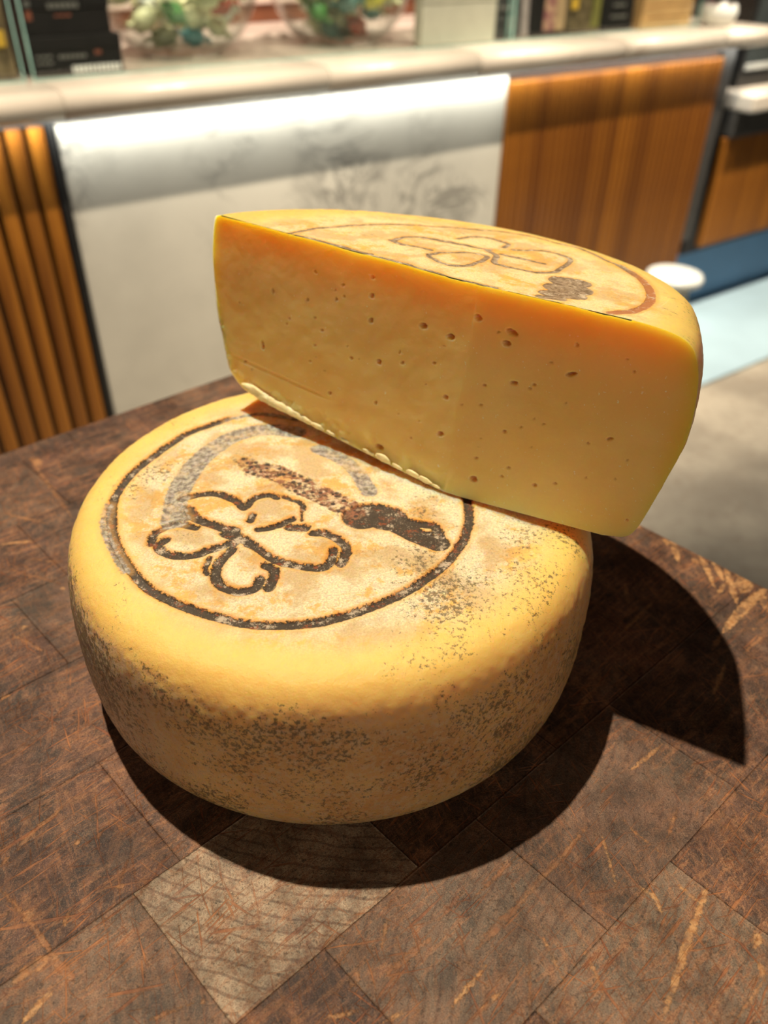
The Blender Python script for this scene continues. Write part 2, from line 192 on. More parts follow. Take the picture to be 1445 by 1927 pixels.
# ------------------------------------------------------------------ materials: cheese
def rind_material(name, kind):
    t = NT(name); v = t.coord(); xyz = t.sep(v)
    nz = t.sep(t.n('ShaderNodeNewGeometry').outputs['Normal'])[2] if kind == 'whole' else t.attr('updir')
    r = t.attr('rad')                                   # distance from the wheel's axis
    big = t.noise(v, 22, 3); mid = t.noise(v, 75, 5, 0.6); fine = t.noise(v, 420, 6, 0.7); grit = t.noise(v, 1500, 3, 0.7)
    if kind == 'whole': ochre, yellow, cream = (0.78, 0.45, 0.14), (0.88, 0.62, 0.26), (0.84, 0.74, 0.50)
    else: ochre, yellow, cream = (0.84, 0.42, 0.09), (0.90, 0.57, 0.19), (0.88, 0.70, 0.42)
    base = t.mix(t.rng(mid, 0.35, 0.65), ochre, yellow)
    top = t.rng(nz, 0.55, 0.9)
    # smooth waxy yellow rim
    rimm = t.ma('MULTIPLY', t.rng(r, 0.066, 0.084), t.rng(nz, 0.0, 0.5))
    base = t.mix(t.ma('MULTIPLY', rimm, 0.85), base, (0.95, 0.62, 0.17))
    # chalky bloom over the flat top
    inner = t.rng(r, 0.088, 0.066)
    cm = t.ma('ADD', t.ma('MULTIPLY', fine, 0.55), t.ma('MULTIPLY', mid, 0.9))
    chalk = t.ma('MULTIPLY', t.ma('MULTIPLY', t.rng(cm, 0.60, 0.72), inner), top)
    base = t.mix(t.ma('MULTIPLY', chalk, 0.92 if kind == 'whole' else 0.6), base, t.mix(t.rng(grit, 0.35, 0.65), tuple(x * 0.74 for x in cream), tuple(min(1, x * 1.08) for x in cream)))
    dull = t.ma('MULTIPLY', t.ma('MULTIPLY', t.rng(t.noise(v, 60, 4, 0.6), 0.46, 0.60), inner), top)
    base = t.mix(t.ma('MULTIPLY', dull, 0.62), base, (0.50, 0.32, 0.12))
    gm = t.ma('MULTIPLY', t.ma('MULTIPLY', t.rng(t.noise(v, 1100, 4, 0.8), 0.50, 0.62), inner), top)
    base = t.mix(t.ma('MULTIPLY', gm, t.rng(mid, 0.3, 0.7, 0.55, 0.15)), base, (0.40, 0.25, 0.09))
    if kind == 'whole':
        # side: browner, with dense dark mould specks and pale scurf on the left
        side = t.rng(nz, 0.6, 0.1)
        base = t.mix(t.ma('MULTIPLY', side, t.rng(big, 0.3, 0.65, 0.35, 0.95)), base, (0.53, 0.27, 0.10))
        left = t.ma('MULTIPLY', t.rng(xyz[0], -0.03, -0.085), side)
        scurf = t.ma('MULTIPLY', left, t.rng(fine, 0.38, 0.54))
        base = t.mix(t.ma('MULTIPLY', scurf, 0.85), base, (0.62, 0.52, 0.38))
        base = t.mix(t.ma('MULTIPLY', t.ma('MULTIPLY', side, t.rng(t.noise(t.map(v, loc=(3, 1, 2)), 420, 6, 0.8), 0.46, 0.60)), 0.6), base, (0.60, 0.45, 0.28))
    # dark specks
    region = t.noise(t.map(v, loc=(5, 2, 8)), 34, 4, 0.6)
    if kind == 'whole':
        rr = t.ma('MULTIPLY', t.rng(xyz[0], 0.0, 0.05), top)
        w_ = t.ma('ADD', t.ma('MULTIPLY', rr, 0.12), t.ma('MULTIPLY', t.rng(nz, 0.75, 0.1), 0.145))
        w_ = t.ma('ADD', w_, t.ma('MULTIPLY', t.rng(xyz[0], -0.05, -0.09), 0.06))
        w_ = t.ma('SUBTRACT', w_, t.ma('MULTIPLY', rimm, 0.02))
    else: w_ = t.ma('MULTIPLY', t.rng(nz, 0.95, 0.2), 0.04)
    w_ = t.ma('ADD', w_, t.ma('MULTIPLY', t.ma('SUBTRACT', region, 0.5), 0.52))
    sv = v if kind == 'whole' else t.map(v, scale=(0.35, 1.3, 1))
    sn = t.noise(sv, 620, 6, 0.82)
    speck = t.rng(t.ma('ADD', sn, w_), 0.665, 0.70)
    base = t.mix(t.ma('MULTIPLY', speck, 0.82), base, t.mix(mid, (0.10, 0.06, 0.025), (0.16, 0.13, 0.07)))
    # scorched brand
    b = t.attr('burn'); wob = t.ma('MULTIPLY', t.ma('SUBTRACT', t.noise(v, 700, 5, 0.75), 0.5), 3.8 if kind == 'whole' else 1.3)
    bb = t.ma('ADD', b, wob)
    halo = t.rng(b, -2.2, -0.2)
    base = t.mix(t.ma('MULTIPLY', halo, 0.55), base, (0.72, 0.32, 0.05))
    bm_ = t.rng(bb, -0.25, 0.25)
    rust = t.rng(t.noise(v, 260, 5, 0.75), 0.55, 0.64)
    dark = t.mix(t.ma('MULTIPLY', rust, 0.8), t.mix(fine, (0.012, 0.010, 0.008), (0.06, 0.045, 0.03)), (0.26, 0.055, 0.012))
    dark = t.mix(t.rng(grit, 0.60, 0.70), dark, (0.34, 0.28, 0.2))
    if kind == 'half': dark = t.mix(t.rng(fine, 0.35, 0.65), (0.05, 0.042, 0.034), (0.34, 0.27, 0.19)); dark = t.mix(t.rng(t.ma('MULTIPLY', xyz[0], 1.0), 0.052, 0.062), dark, (0.38, 0.13, 0.05))
    base = t.mix(t.ma('MULTIPLY', bm_, 0.97 if kind == 'whole' else 0.85), base, dark)
    # white bloom regrown over the brand
    reg = t.ma('MULTIPLY', bm_, t.rng(t.noise(t.map(v, loc=(1, 7, 2)), 170, 6, 0.8), 0.53, 0.62))
    base = t.mix(t.ma('MULTIPLY', reg, 0.75), base, (0.66, 0.54, 0.38))
    if kind == 'whole':
        g = t.attr('band'); gb = t.rng(t.ma('ADD', g, t.ma('MULTIPLY', wob, 0.8)), -0.4, 0.6)
        gb = t.ma('MULTIPLY', gb, t.rng(t.noise(t.map(v, loc=(9, 7, 2)), 90, 6, 0.7), 0.34, 0.52, 0.4, 1.0))
        base = t.mix(t.ma('MULTIPLY', t.rng(g, -2.5, 0.0), 0.35), base, (0.74, 0.40, 0.10))
        base = t.mix(gb, base, t.mix(t.rng(fine, 0.36, 0.66), (0.17, 0.14, 0.11), (0.56, 0.50, 0.40)))
        k = t.attr('blade'); kb = t.rng(t.ma('ADD', k, wob), -0.3, 0.6)
        dots = t.rng(t.vor(v, 330), 0.36, 0.24)
        kb2 = t.ma('MULTIPLY', kb, t.rng(t.noise(t.map(v, loc=(4, 7, 9)), 260, 4, 0.7), 0.42, 0.54))
        base = t.mix(t.ma('MULTIPLY', kb, 0.25), base, (0.5, 0.24, 0.1))
        base = t.mix(t.ma('MULTIPLY', kb2, 0.92), base, t.mix(t.rng(fine, 0.42, 0.56), (0.05, 0.02, 0.012), (0.30, 0.12, 0.06)))
        base = t.mix(t.ma('MULTIPLY', t.ma('MULTIPLY', t.rng(k, -1.5, 0.6), dots), 0.9), base, (0.035, 0.025, 0.02))
    h = t.ma('ADD', t.ma('MULTIPLY', fine, 0.7), t.ma('MULTIPLY', grit, 0.25))
    h = t.ma('SUBTRACT', h, t.ma('MULTIPLY', t.ma('MULTIPLY', bm_, fine), 1.2))
    wax = t.rng(nz, 0.9, 0.5)
    bmp = t.bump(h, 0.0007, 0.9 if kind == 'whole' else 0.6)
    dk = t.ma('MULTIPLY', t.ma('SUBTRACT', 1.0, t.ma('MULTIPLY', bm_, 0.9)), 1.0)
    return t.set(col=base, rough=t.rng(r, 0.07, 0.088, 0.72, 0.36), nrm=bmp, spec=0.35, sss=t.ma('MULTIPLY', dk, 0.85), srad=(1.0, 0.40, 0.06), sscale=0.017)
def paste_material(ss=0.018):
    t = NT('cheese_paste'); v = t.coord()
    a = t.noise(v, 26, 4, 0.5); f_ = t.noise(v, 300, 5, 0.6)
    c = t.mix(t.rng(a, 0.3, 0.7), (0.89, 0.59, 0.18), (0.92, 0.67, 0.25))
    c = t.mix(t.rng(t.noise(v, 900, 2, 0.5), 0.70, 0.76), c, (0.97, 0.86, 0.60))
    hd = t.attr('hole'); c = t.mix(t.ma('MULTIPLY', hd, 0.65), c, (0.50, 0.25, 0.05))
    e = t.attr('edge'); c = t.mix(t.ma('MULTIPLY', e, 0.75), c, (0.93, 0.50, 0.03))  # darker orange paste near the rind, deepened to paint in a glow
    bp = t.bump(t.ma('ADD', f_, t.ma('MULTIPLY', a, 1.4)), 0.0004, 0.5)
    return t.set(col=c, rough=0.38, spec=0.42, nrm=bp, sss=1.0, srad=(1.0, 0.55, 0.15), sscale=ss)

# ------------------------------------------------------------------ lower wheel
R_ = 0.1; H1 = 0.069145
def wheel_profile(nt, ns, nb):
    rf, rb, n = 0.0812, 0.0899, 3.07
    t = np.concatenate([np.sin(np.linspace(np.pi / 2, -np.pi / 2, ns))])
    r = np.where(t > 0, rf + (R_ - rf) * (1 - np.abs(t) ** n) ** (1 / n), rb + (R_ - rb) * (1 - np.abs(t) ** n) ** (1 / n))
    z = (t + 1) / 2 * H1
    rt = np.sqrt(np.linspace(0.0002, 1, nt, endpoint=False) ** 1.25) * rf
    rbm = np.linspace(1, 0.002, nb + 1)[1:] * rb
    return np.concatenate([rt, r, rbm]), np.concatenate([np.full(nt, H1), z, np.zeros(nb)])
NT_, NS_, NB_, NA_ = 215, 130, 8, 860
pr, pz = wheel_profile(NT_, NS_, NB_)
th = np.linspace(0, 2 * np.pi, NA_, endpoint=False)
X = pr[:, None] * np.cos(th); Y = pr[:, None] * np.sin(th); Z = np.broadcast_to(pz[:, None], X.shape)
V = np.stack([X, Y, Z], -1).reshape(-1, 3).copy()
rad = np.hypot(V[:, 0], V[:, 1])
lift = np.clip((V[:, 2] - 0.002) / 0.01, 0, 1)
ang = np.arctan2(V[:, 1], V[:, 0])
k = 1 + lift * 0.004 * np.sin(3 * ang + 1) * (rad / R_)
V[:, :2] *= k[:, None]
nn = (fbm(V, 40, 3, 2) - 0.5) * 0.0006 + (fbm(V, 320, 9, 2) - 0.5) * 0.0005
topw = np.clip((V[:, 2] - H1 * 0.9) / (H1 * 0.1), 0, 1)
burn = stroke_sd(V[:, :2], DATA['ST']['burn']); band = stroke_sd(V[:, :2], DATA['ST']['band']); blade = stroke_sd(V[:, :2], DATA['ST']['blade'])
for a_ in (burn, band, blade): a_[topw < 0.5] = -0.004
groove = np.clip((burn + 0.0003) / 0.0009, 0, 1)
ridge = np.exp(-((burn + 0.0011) / 0.0006) ** 2) * 0.00025
V[:, 2] += topw * (nn - groove * 0.0007 + ridge - np.clip(band / 0.002, 0, 1) * 0.0003 - np.clip(blade / 0.001, 0, 1) * 0.0003)
sw = (1 - topw) * lift
V[:, :2] *= (1 + sw * nn / np.maximum(rad, 0.02))[:, None]
K = len(pr)
i = np.arange(K - 1)[:, None]; j = np.arange(NA_)[None, :]; j2 = (j + 1) % NA_
F = np.stack([i * NA_ + j, (i + 1) * NA_ + j, (i + 1) * NA_ + j2, i * NA_ + j2], -1).reshape(-1, 4)
me = mesh_np('cheese_wheel', V, F)
attr(me, 'burn', burn * 1000); attr(me, 'band', band * 1000); attr(me, 'blade', blade * 1000); attr(me, 'rad', rad)
M_RIND = rind_material('washed_rind', 'whole')
WC = Vector((-0.0195, 0.24735, 0.0))
wheel = link('cheese_wheel', me, M_RIND, loc=WC)
tag(wheel, 'whole yellow cheese wheel flat on the wooden block, flower and knife burned on top', 'cheese')

# ------------------------------------------------------------------ upper half wheel
QX, QY, QZ, YAW, TX, TY = 0.0082948, 0.26495088, 0.07218591, -0.4889214, -0.121416, 0.026977
H2 = 0.0762480; VX, VY, BEND = 0.02064683, -0.00740246, 0.11075635
VZ0 = -0.0027
Rm = Matrix.Rotation(YAW, 3, 'Z') @ Matrix.Rotation(TX, 3, 'X') @ Matrix.Rotation(TY, 3, 'Y')
# outline of the cut, measured from the cut's middle line: (height, reach)
PL = np.array([(0.0040, 0.0900), (0.0058, 0.1008), (0.0079, 0.1057), (0.0128, 0.1113), (0.0200, 0.1138), (0.0270, 0.1156), (0.0334, 0.1177), (0.0420, 0.1194), (0.0520, 0.1202), (0.0591, 0.1207), (0.0677, 0.1203), (0.0725, 0.1196), (0.0748, 0.1186), (0.0757, 0.1160)])
PR = np.array([(0.0022, 0.0600), (0.0044, 0.0675), (0.0088, 0.0704), (0.0160, 0.0722), (0.0246, 0.0738), (0.0400, 0.0764), (0.0503, 0.0768), (0.0622, 0.0752), (0.0695, 0.0727), (0.0735, 0.0700), (0.0757, 0.0655), (0.0767, 0.0590), (0.0771, 0.0511)])
KH = 90
def resamp(P, K):
    d = np.concatenate([[0], np.cumsum(np.hypot(*np.diff(cr(P, 10), axis=0).T))]); Q = cr(P, 10)
    u = np.linspace(0, d[-1], K); return np.stack([np.interp(u, d, Q[:, 0]), np.interp(u, d, Q[:, 1])], -1)
PLr, PRr = resamp(PL, KH), resamp(PR, KH)      # rows: (z, reach), bottom to top
tt = np.linspace(-1, 1, KH); nexp = 2.6
# round profile of the back, as radius from the wheel's axis
rb_, rt_, Rw = 0.0780, 0.0835, 0.0990
prof_r = np.where(tt > 0, rt_ + (Rw - rt_) * (1 - np.abs(tt) ** nexp) ** (1 / nexp), rb_ + (Rw - rb_) * (1 - np.abs(tt) ** nexp) ** (1 / nexp))
prof_z = (np.sin(tt * np.pi / 2) * 0.5 + 0.5) * H2
prof_r = np.interp((prof_z / H2) * 2 - 1, tt, prof_r)
NAH = 420; NR = 150
angs = np.linspace(0, np.pi - BEND, NAH)
def reach(a, r):
    d = np.stack([np.cos(a), np.sin(a)], -1); b = d @ np.array([VX, VY]); c = VX ** 2 + VY ** 2 - r ** 2
    return -b + np.sqrt(np.maximum(b * b - c, 0))
T0 = np.stack([reach(angs, r) for r in prof_r], 0)                # (KH, NAH)
Z0 = np.broadcast_to(prof_z[:, None], T0.shape)
def sm(x): x = np.clip(x, 0, 1); return x * x * (3 - 2 * x)
wL = sm((angs - (np.pi - BEND - 0.85)) / 0.85)[None]; wR = sm((0.75 - angs) / 0.75)[None]
Tn = T0 * (1 - wL - wR) + PLr[:, 1:2] * wL + PRr[:, 1:2] * wR
Zn = Z0 * (1 - wL - wR) + PLr[:, 0:1] * wL + PRr[:, 0:1] * wR
zb_in = lambda a: np.full_like(a, VZ0)
zt_in = 0.0765
# full profile strip for every angle: centre-bottom -> bottom edge -> side -> top edge -> centre-top
us = np.linspace(0, 1, NR, endpoint=False)
usb = np.linspace(0, 1, 40, endpoint=False)
rows_t = [Tn[0] * u for u in usb] + [Tn[k_] for k_ in range(KH)] + [Tn[-1] * u for u in us[::-1]]
rows_z = [VZ0 + (Zn[0] - VZ0) * u for u in usb] + [Zn[k_] for k_ in range(KH)] + [zt_in + (Zn[-1] - zt_in) * u for u in us[::-1]]
T = np.array(rows_t); Zz = np.array(rows_z); KR = len(T)
XX = VX + T * np.cos(angs); YY = VY + T * np.sin(angs)
P3 = np.stack([XX, YY, Zz], -1).reshape(-1, 3)
ntop = KR - NR
is_top = np.repeat(np.arange(KR) >= ntop, NAH); is_bot = np.repeat(np.arange(KR) < 40, NAH)
HSs = DATA['HS']; HBs = DATA['HB']
cutline = [[[VX - 0.078 * math.cos(BEND), VY + 0.078 * math.sin(BEND) + 0.0004], [VX - 0.04 * math.cos(BEND), VY + 0.04 * math.sin(BEND) + 0.0006], [VX - 0.003, VY + 0.0008], [VX + 0.006, VY + 0.0006], 0.0010],
           [[VX - 0.058 * math.cos(BEND), VY + 0.06 * math.sin(BEND) + 0.0004], [VX - 0.045 * math.cos(BEND), VY + 0.045 * math.sin(BEND) + 0.0012], 0.0019]]
hb = stroke_sd(P3[:, :2], HSs + HBs + cutline); hb[~is_top] = -0.004
rad2 = np.hypot(P3[:, 0], P3[:, 1])
nz_ = (fbm(P3, 60, 21, 3) - 0.5) * 0.0014 + (fbm(P3, 420, 23, 2) - 0.5) * 0.0004
P3[:, 2] += np.where(is_top, nz_ - np.clip((hb + 0.0003) / 0.0009, 0, 1) * 0.0002, 0)
edgefix = np.tile((angs > 0.001) & (angs < angs[-1] - 0.001), KR)
side = ~(is_top | is_bot) & edgefix
P3[side, :2] *= (1 + nz_[side] / rad2[side])[:, None]
jj = np.arange(NAH - 1)[None]; ii = np.arange(KR - 1)[:, None]
F1 = np.stack([ii * NAH + jj, ii * NAH + jj + 1, (ii + 1) * NAH + jj + 1, (ii + 1) * NAH + jj], -1).reshape(-1, 4)
updir = np.where(is_top, 1.0, np.where(is_bot, -1.0, 0.0))
kk = np.repeat(np.arange(KR), NAH); sidez = np.clip((kk - 40) / KH, 0, 1); updir = np.where(~(is_top | is_bot), np.clip((sidez - 0.72) / 0.28, 0, 1), updir)
def cut_face(side_i, prof, ang, seed):
    # grid: columns out from the middle line, rows from the bottom edge to the top edge
    NC = 300 if side_i == 0 else 200; NRr = 180
    t_end = prof[:, 1].max()
    cb = prof[0]; ctp = prof[-1]
    U = np.linspace(0, 1, NC); W_ = np.linspace(0, 1, NRr)
    # boundary: bottom z(t), top z(t) found from the outline
    im = int(np.argmax(prof[:, 1]))
    tb = np.concatenate([[0], prof[:im + 1, 1]]); zb = np.concatenate([[VZ0], prof[:im + 1, 0]])
    tp = np.concatenate([[0], prof[im:, 1][::-1]]); zp = np.concatenate([[zt_in], prof[im:, 0][::-1]])
    tu = t_end * np.sin(U * np.pi / 2) ** 1.0
    zb_, zp_ = np.interp(tu, tb, zb), np.interp(tu, tp, zp)
    Tt = np.broadcast_to(tu[None], (NRr, NC)); Zg = zb_[None] + (zp_ - zb_)[None] * W_[:, None]
    d = np.array([math.cos(ang), math.sin(ang)]); nrm = np.array([0.0, 0.0])
    inward = np.array([-math.sin(ang), math.cos(ang)]) if side_i == 1 else np.array([math.sin(ang), -math.cos(ang)])
    TF, ZF = Tt.ravel().copy(), Zg.ravel().copy()
    depth = np.zeros(TF.size); hole = np.zeros(TF.size)
    for s_, t_, z_, rx, rz in DATA['HOL'] + extra_holes:
        if s_ != side_i: continue
        rx, rz = rx * 1.45, rz * 1.45
        a_ = random.uniform(-0.5, 0.5)
        q = np.hypot(((TF - t_) * math.cos(a_) + (ZF - z_) * math.sin(a_)) / rx, ((ZF - z_) * math.cos(a_) - (TF - t_) * math.sin(a_)) / rz)
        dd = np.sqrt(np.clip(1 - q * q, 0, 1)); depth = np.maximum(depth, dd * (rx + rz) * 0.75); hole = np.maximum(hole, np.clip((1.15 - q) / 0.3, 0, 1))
        depth -= np.exp(-((q - 1.15) / 0.25) ** 2) * 0.00012
    Wf = np.repeat(W_, NC); ins = np.clip(Wf / 0.02, 0, 1) * np.clip((1 - Wf) / 0.02, 0, 1) * np.clip((t_end - TF) / 0.001, 0, 1) * np.clip(TF / 0.0006 + 0.0, 0, 1)
    G = np.stack([TF, ZF, np.full(TF.size, seed * 1.0)], -1)
    depth += (fbm(G, 40, seed, 3) - 0.5) * 0.0012 + (fbm(G, 260, seed + 5, 2) - 0.5) * 0.00025
    # shallow tear line of the knife and torn, crumbly foot
    if side_i == 0:
        depth += 0.0005 * np.exp(-((ZF - (0.0185 + 0.05 * (TF - 0.09)) ) / 0.0007) ** 2) * np.clip((TF - 0.055) / 0.01, 0, 1)
        foot = sm((0.0085 + 0.006 * (fbm(G, 150, 77, 2) - 0.5) - (ZF - np.tile(zb_, NRr))) / 0.003)
        lim = sm((TF + 0.004) / 0.01)
        depth -= foot * lim * (0.0002 + 0.0030 * np.clip(fbm(G, 170, 31, 4) - 0.45, 0, 1) * 1.5) * np.clip(Wf / 0.01, 0, 1)
        depth += foot * lim * 0.0009 * np.clip(Wf / 0.01, 0, 1)
    depth *= ins
    xy = np.array([VX, VY]) + TF[:, None] * d + depth[:, None] * inward
    ed = np.maximum(sm((TF - (t_end - 0.009)) / 0.009) * 0.8, sm((ZF - (np.tile(zp_, NRr) - 0.020)) / 0.020))  # mask of the orange band: rind-side paste plus painted glow along the top
    Pf = np.concatenate([xy, ZF[:, None]], 1)
    a, b = np.arange(NRr - 1)[:, None], np.arange(NC - 1)[None]
    q = [a * NC + b, a * NC + b + 1, (a + 1) * NC + b + 1, (a + 1) * NC + b]
    if side_i == 0: q = q[::-1]
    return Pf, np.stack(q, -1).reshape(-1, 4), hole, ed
extra_holes = []
for _ in range(35):
    s_ = random.randint(0, 1); t_ = random.uniform(0.006, 0.112 if s_ == 0 else 0.07); rr_ = random.uniform(0.00015, 0.00042)
    extra_holes.append([s_, t_, random.uniform(0.008, 0.066), rr_ * 1.3, rr_])
PfL, FL, hL, eL = cut_face(0, PLr, math.pi - BEND, 41)
PfR, FR, hR, eR = cut_face(1, PRr, 0.0, 43)
P_all = np.concatenate([P3, PfL, PfR]); F_all = np.concatenate([F1, FL + len(P3), FR + len(P3) + len(PfL)])
midx = np.concatenate([np.zeros(len(F1)), np.ones(len(FL) + len(FR))])
nF = len(PfL) + len(PfR)
RmN = np.array(Rm); Wd = P_all @ RmN.T + np.array([QX, QY, QZ])
# the underside settles on the lower wheel's top instead of passing through it
dlow = np.hypot(Wd[:, 0] - WC.x, Wd[:, 1] - WC.y)
zl = np.interp(dlow, [0, 0.0812, 0.09, 0.096, 0.0995, 0.1015, 0.103], [H1 + 0.0012, H1 + 0.0010, H1 + 0.0002, H1 - 0.0035, H1 - 0.010, H1 - 0.02, -1])
msk = (Wd[:, 2] < zl)
Wd[msk, 2] = zl[msk]
P_loc = (Wd - np.array([QX, QY, QZ])) @ RmN
me = mesh_np('half_cheese_wheel', P_loc, F_all, midx)
z0 = np.zeros
attr(me, 'burn', np.concatenate([hb * 1000, np.full(nF, -4.0)])); attr(me, 'rad', np.concatenate([rad2, z0(nF)])); attr(me, 'updir', np.concatenate([updir, z0(nF)]))
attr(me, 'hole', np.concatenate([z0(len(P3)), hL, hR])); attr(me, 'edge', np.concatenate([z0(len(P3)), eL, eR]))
M_RIND2 = rind_material('golden_rind', 'half'); M_PASTE = paste_material()
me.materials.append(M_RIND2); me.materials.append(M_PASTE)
half = bpy.data.objects.new('half_cheese_wheel', me); COL.objects.link(half)
half.matrix_world = Matrix.Translation((QX, QY, QZ)) @ Rm.to_4x4()
tag(half, 'cut half cheese wheel with a pale holed cut face, resting tilted on the whole wheel', 'cheese')
# crumbs of torn paste along the foot of the cut
M_CRUMB = plain('crumb', (0.90, 0.76, 0.42), 0.5, scale=400, sss=0.5, srad=(1.0, 0.6, 0.3), sscale=0.002)
for q in range(16):
    t_ = [0.097, 0.092, 0.087, 0.082, 0.077, 0.073, 0.068, 0.062, 0.055, 0.048, 0.036, 0.029, 0.022, 0.015, 0.009, 0.004][q]
    rr_ = [2.6, 2.2, 2.0, 2.3, 1.9, 1.6, 1.3, 1.2, 0.9, 0.8, 1.0, 1.5, 0.9, 1.3, 1.2, 0.7][q] * 0.001
    bm = bmesh.new(); bmesh.ops.create_icosphere(bm, subdivisions=3, radius=1.0)
    for vtx in bm.verts:
        p = np.array([list(vtx.co)]) + q * 3.1
        vtx.co *= (0.62 + 0.75 * float(fbm(p, 1.5, 5, 2)[0]))
        vtx.co.x *= rr_ * 2.6; vtx.co.y *= rr_ * 0.5; vtx.co.z *= rr_ * 0.9
    cm = bm_mesh(bm, 'crumb', True)
    zb0 = float(np.interp(t_, [0] + list(PL[:8, 1]), [VZ0] + list(PL[:8, 0])))
    o = link('crumb', cm, M_CRUMB, half, (VX - t_ * math.cos(BEND), VY + t_ * math.sin(BEND) - 0.0002, zb0 + rr_ * 0.75 + 0.0004)); o.rotation_euler = (0, 0.12, -BEND)

# ------------------------------------------------------------------ butcher block
CORN = np.array([-0.0627, 0.5158]); uL = np.array([math.cos(math.radians(222)), math.sin(math.radians(222))]); uR = np.array([math.cos(math.radians(-44.5)), math.sin(math.radians(-44.5))])
def block_material():
    t = NT('end_grain_wood'); v = t.pos(); tone = t.attr('tone', 'OBJECT'); rc = t.attr('ringc', 'OBJECT', 'Vector'); hue = t.attr('hue', 'OBJECT')
    big = t.noise(v, 14, 4, 0.6); mid = t.noise(v, 60, 6, 0.7); fine = t.noise(v, 480, 5, 0.75); gr = t.noise(v, 1600, 2, 0.6)
    c = t.mix(t.rng(mid, 0.36, 0.64), (0.030, 0.020, 0.016), (0.118, 0.060, 0.044))
    c = t.mix(t.ma('MULTIPLY', t.rng(big, 0.48, 0.66), t.rng(hue, 0.0, 1.0, 0.25, 0.8)), c, (0.17, 0.062, 0.036))
    c = t.mix(t.ma('MULTIPLY', t.rng(t.noise(t.map(v, loc=(4, 4, 1)), 30, 5, 0.65), 0.50, 0.64), 0.6), c, (0.085, 0.066, 0.050))
    tan = t.mix(t.rng(fine, 0.3, 0.7), (0.30, 0.22, 0.145), (0.52, 0.41, 0.28)); arcs = t.attr('arcs', 'OBJECT')
    c = t.mix(t.ma('MULTIPLY', tone, t.rng(mid, 0.30, 0.50, 0.35, 1.0)), c, tan)
    # growth rings about each block's own pith
    d = t.n('ShaderNodeVectorMath', operation='DISTANCE'); t.put(d.inputs[0], v); t.put(d.inputs[1], rc)
    dd = t.ma('ADD', d.outputs['Value'], t.ma('MULTIPLY', t.noise(v, 35, 3), 0.007))
    wv = t.ma('SINE', t.ma('MULTIPLY', dd, 1500.0))
    ring = t.ma('MULTIPLY', t.rng(wv, 0.62, 1.0), t.rng(t.ma('ADD', t.noise(t.map(v, loc=(2, 5, 1)), 45, 4, 0.6), t.ma('MULTIPLY', tone, 0.12)), 0.42, 0.58, 0.0, 0.85))
    c = t.mix(ring, c, t.mix(t.rng(tone, 0.0, 1.0, 0.45, 0.60), c, (0.05, 0.016, 0.012)))
    ring2 = t.ma('MULTIPLY', t.rng(t.ma('SINE', t.ma('MULTIPLY', dd, 520.0)), 0.5, 1.0), t.rng(t.ma('ADD', t.noise(t.map(v, loc=(8, 5, 1)), 30, 3, 0.6), t.ma('MULTIPLY', arcs, 0.15)), 0.54, 0.68, 0.0, 0.45))
    c = t.mix(ring2, c, (0.26, 0.17, 0.11))
    # soft rubbed streaks, mostly along two directions
    for a_, off_, am in ((0.72, 2.0, 0.6), (-1.0, 8.0, 0.35), (1.5, 5.0, 0.35)):
        sn_ = t.noise(t.map(t.map(v, rot=(0, 0, -a_), loc=(off_, 0, 0)), scale=(60, 330, 1)), 1.0, 7, 0.78)
        reach_ = t.ma('ADD', t.noise(t.map(v, loc=(off_, 3, 1)), 22, 4, 0.6), t.ma('MULTIPLY', hue, 0.16))
        c = t.mix(t.ma('MULTIPLY', t.ma('MULTIPLY', t.rng(sn_, 0.50, 0.58), t.rng(reach_, 0.40, 0.64, 0.15, 1.25)), am, clamp=True), c, t.mix(t.rng(fine, 0.35, 0.65), (0.17, 0.058, 0.028), (0.44, 0.22, 0.10)))
    gn = t.noise(v, 2600, 3, 0.7)
    c = t.mix(t.ma('MULTIPLY', t.rng(gn, 0.50, 0.62), 0.5), c, (0.030, 0.018, 0.013))
    c = t.mix(t.ma('MULTIPLY', t.rng(gn, 0.46, 0.34), 0.45), c, (0.34, 0.21, 0.13))
    # pits and pores
    c = t.mix(t.ma('MULTIPLY', t.rng(fine, 0.53, 0.64), 0.7), c, (0.035, 0.020, 0.014))
    c = t.mix(t.ma('MULTIPLY', t.rng(fine, 0.46, 0.34), 0.55), c, (0.24, 0.13, 0.075))
    # fine knife cuts in several directions
    cuts = None
    for a_, sc_, lo_, off in ((0.75, 1.0, 0.625, 0.0), (0.9, 1.25, 0.64, 3.0), (-1.05, 0.9, 0.655, 6.0), (1.9, 1.1, 0.65, 9.0), (0.2, 0.8, 0.655, 12.0), (2.6, 1.0, 0.66, 2.2)):
        nv = t.noise(t.map(t.map(v, rot=(0, 0, -a_), loc=(off, 0, 0)), scale=(38 * sc_, 700 * sc_, 1)), 1.0, 3, 0.55)
        k_ = t.rng(nv, lo_ - 0.015, lo_ + 0.035)
        cuts = k_ if cuts is None else t.ma('MAXIMUM', cuts, k_)
    cuts = t.ma('MULTIPLY', cuts, t.rng(t.ma('ADD', t.noise(t.map(v, loc=(1, 2, 9)), 25, 4, 0.6), t.ma('MULTIPLY', hue, 0.1)), 0.40, 0.60, 0.15, 0.95))
    orange = t.mix(t.rng(mid, 0.4, 0.62), (0.20, 0.068, 0.028), (0.36, 0.15, 0.06))
    c = t.mix(cuts, c, orange)
    s_ = t.attr('scr'); sk = t.attr('scrk')
    sm_ = t.rng(t.ma('ADD', s_, t.ma('MULTIPLY', t.ma('SUBTRACT', t.noise(v, 420, 6, 0.85), 0.5), 4.6)), -0.10, 0.55)
    gc = t.mix(t.rng(sk, 0.1, 1.0), (0.26, 0.088, 0.034), t.mix(t.rng(fine, 0.35, 0.6), (0.42, 0.185, 0.060), (0.62, 0.35, 0.15)))
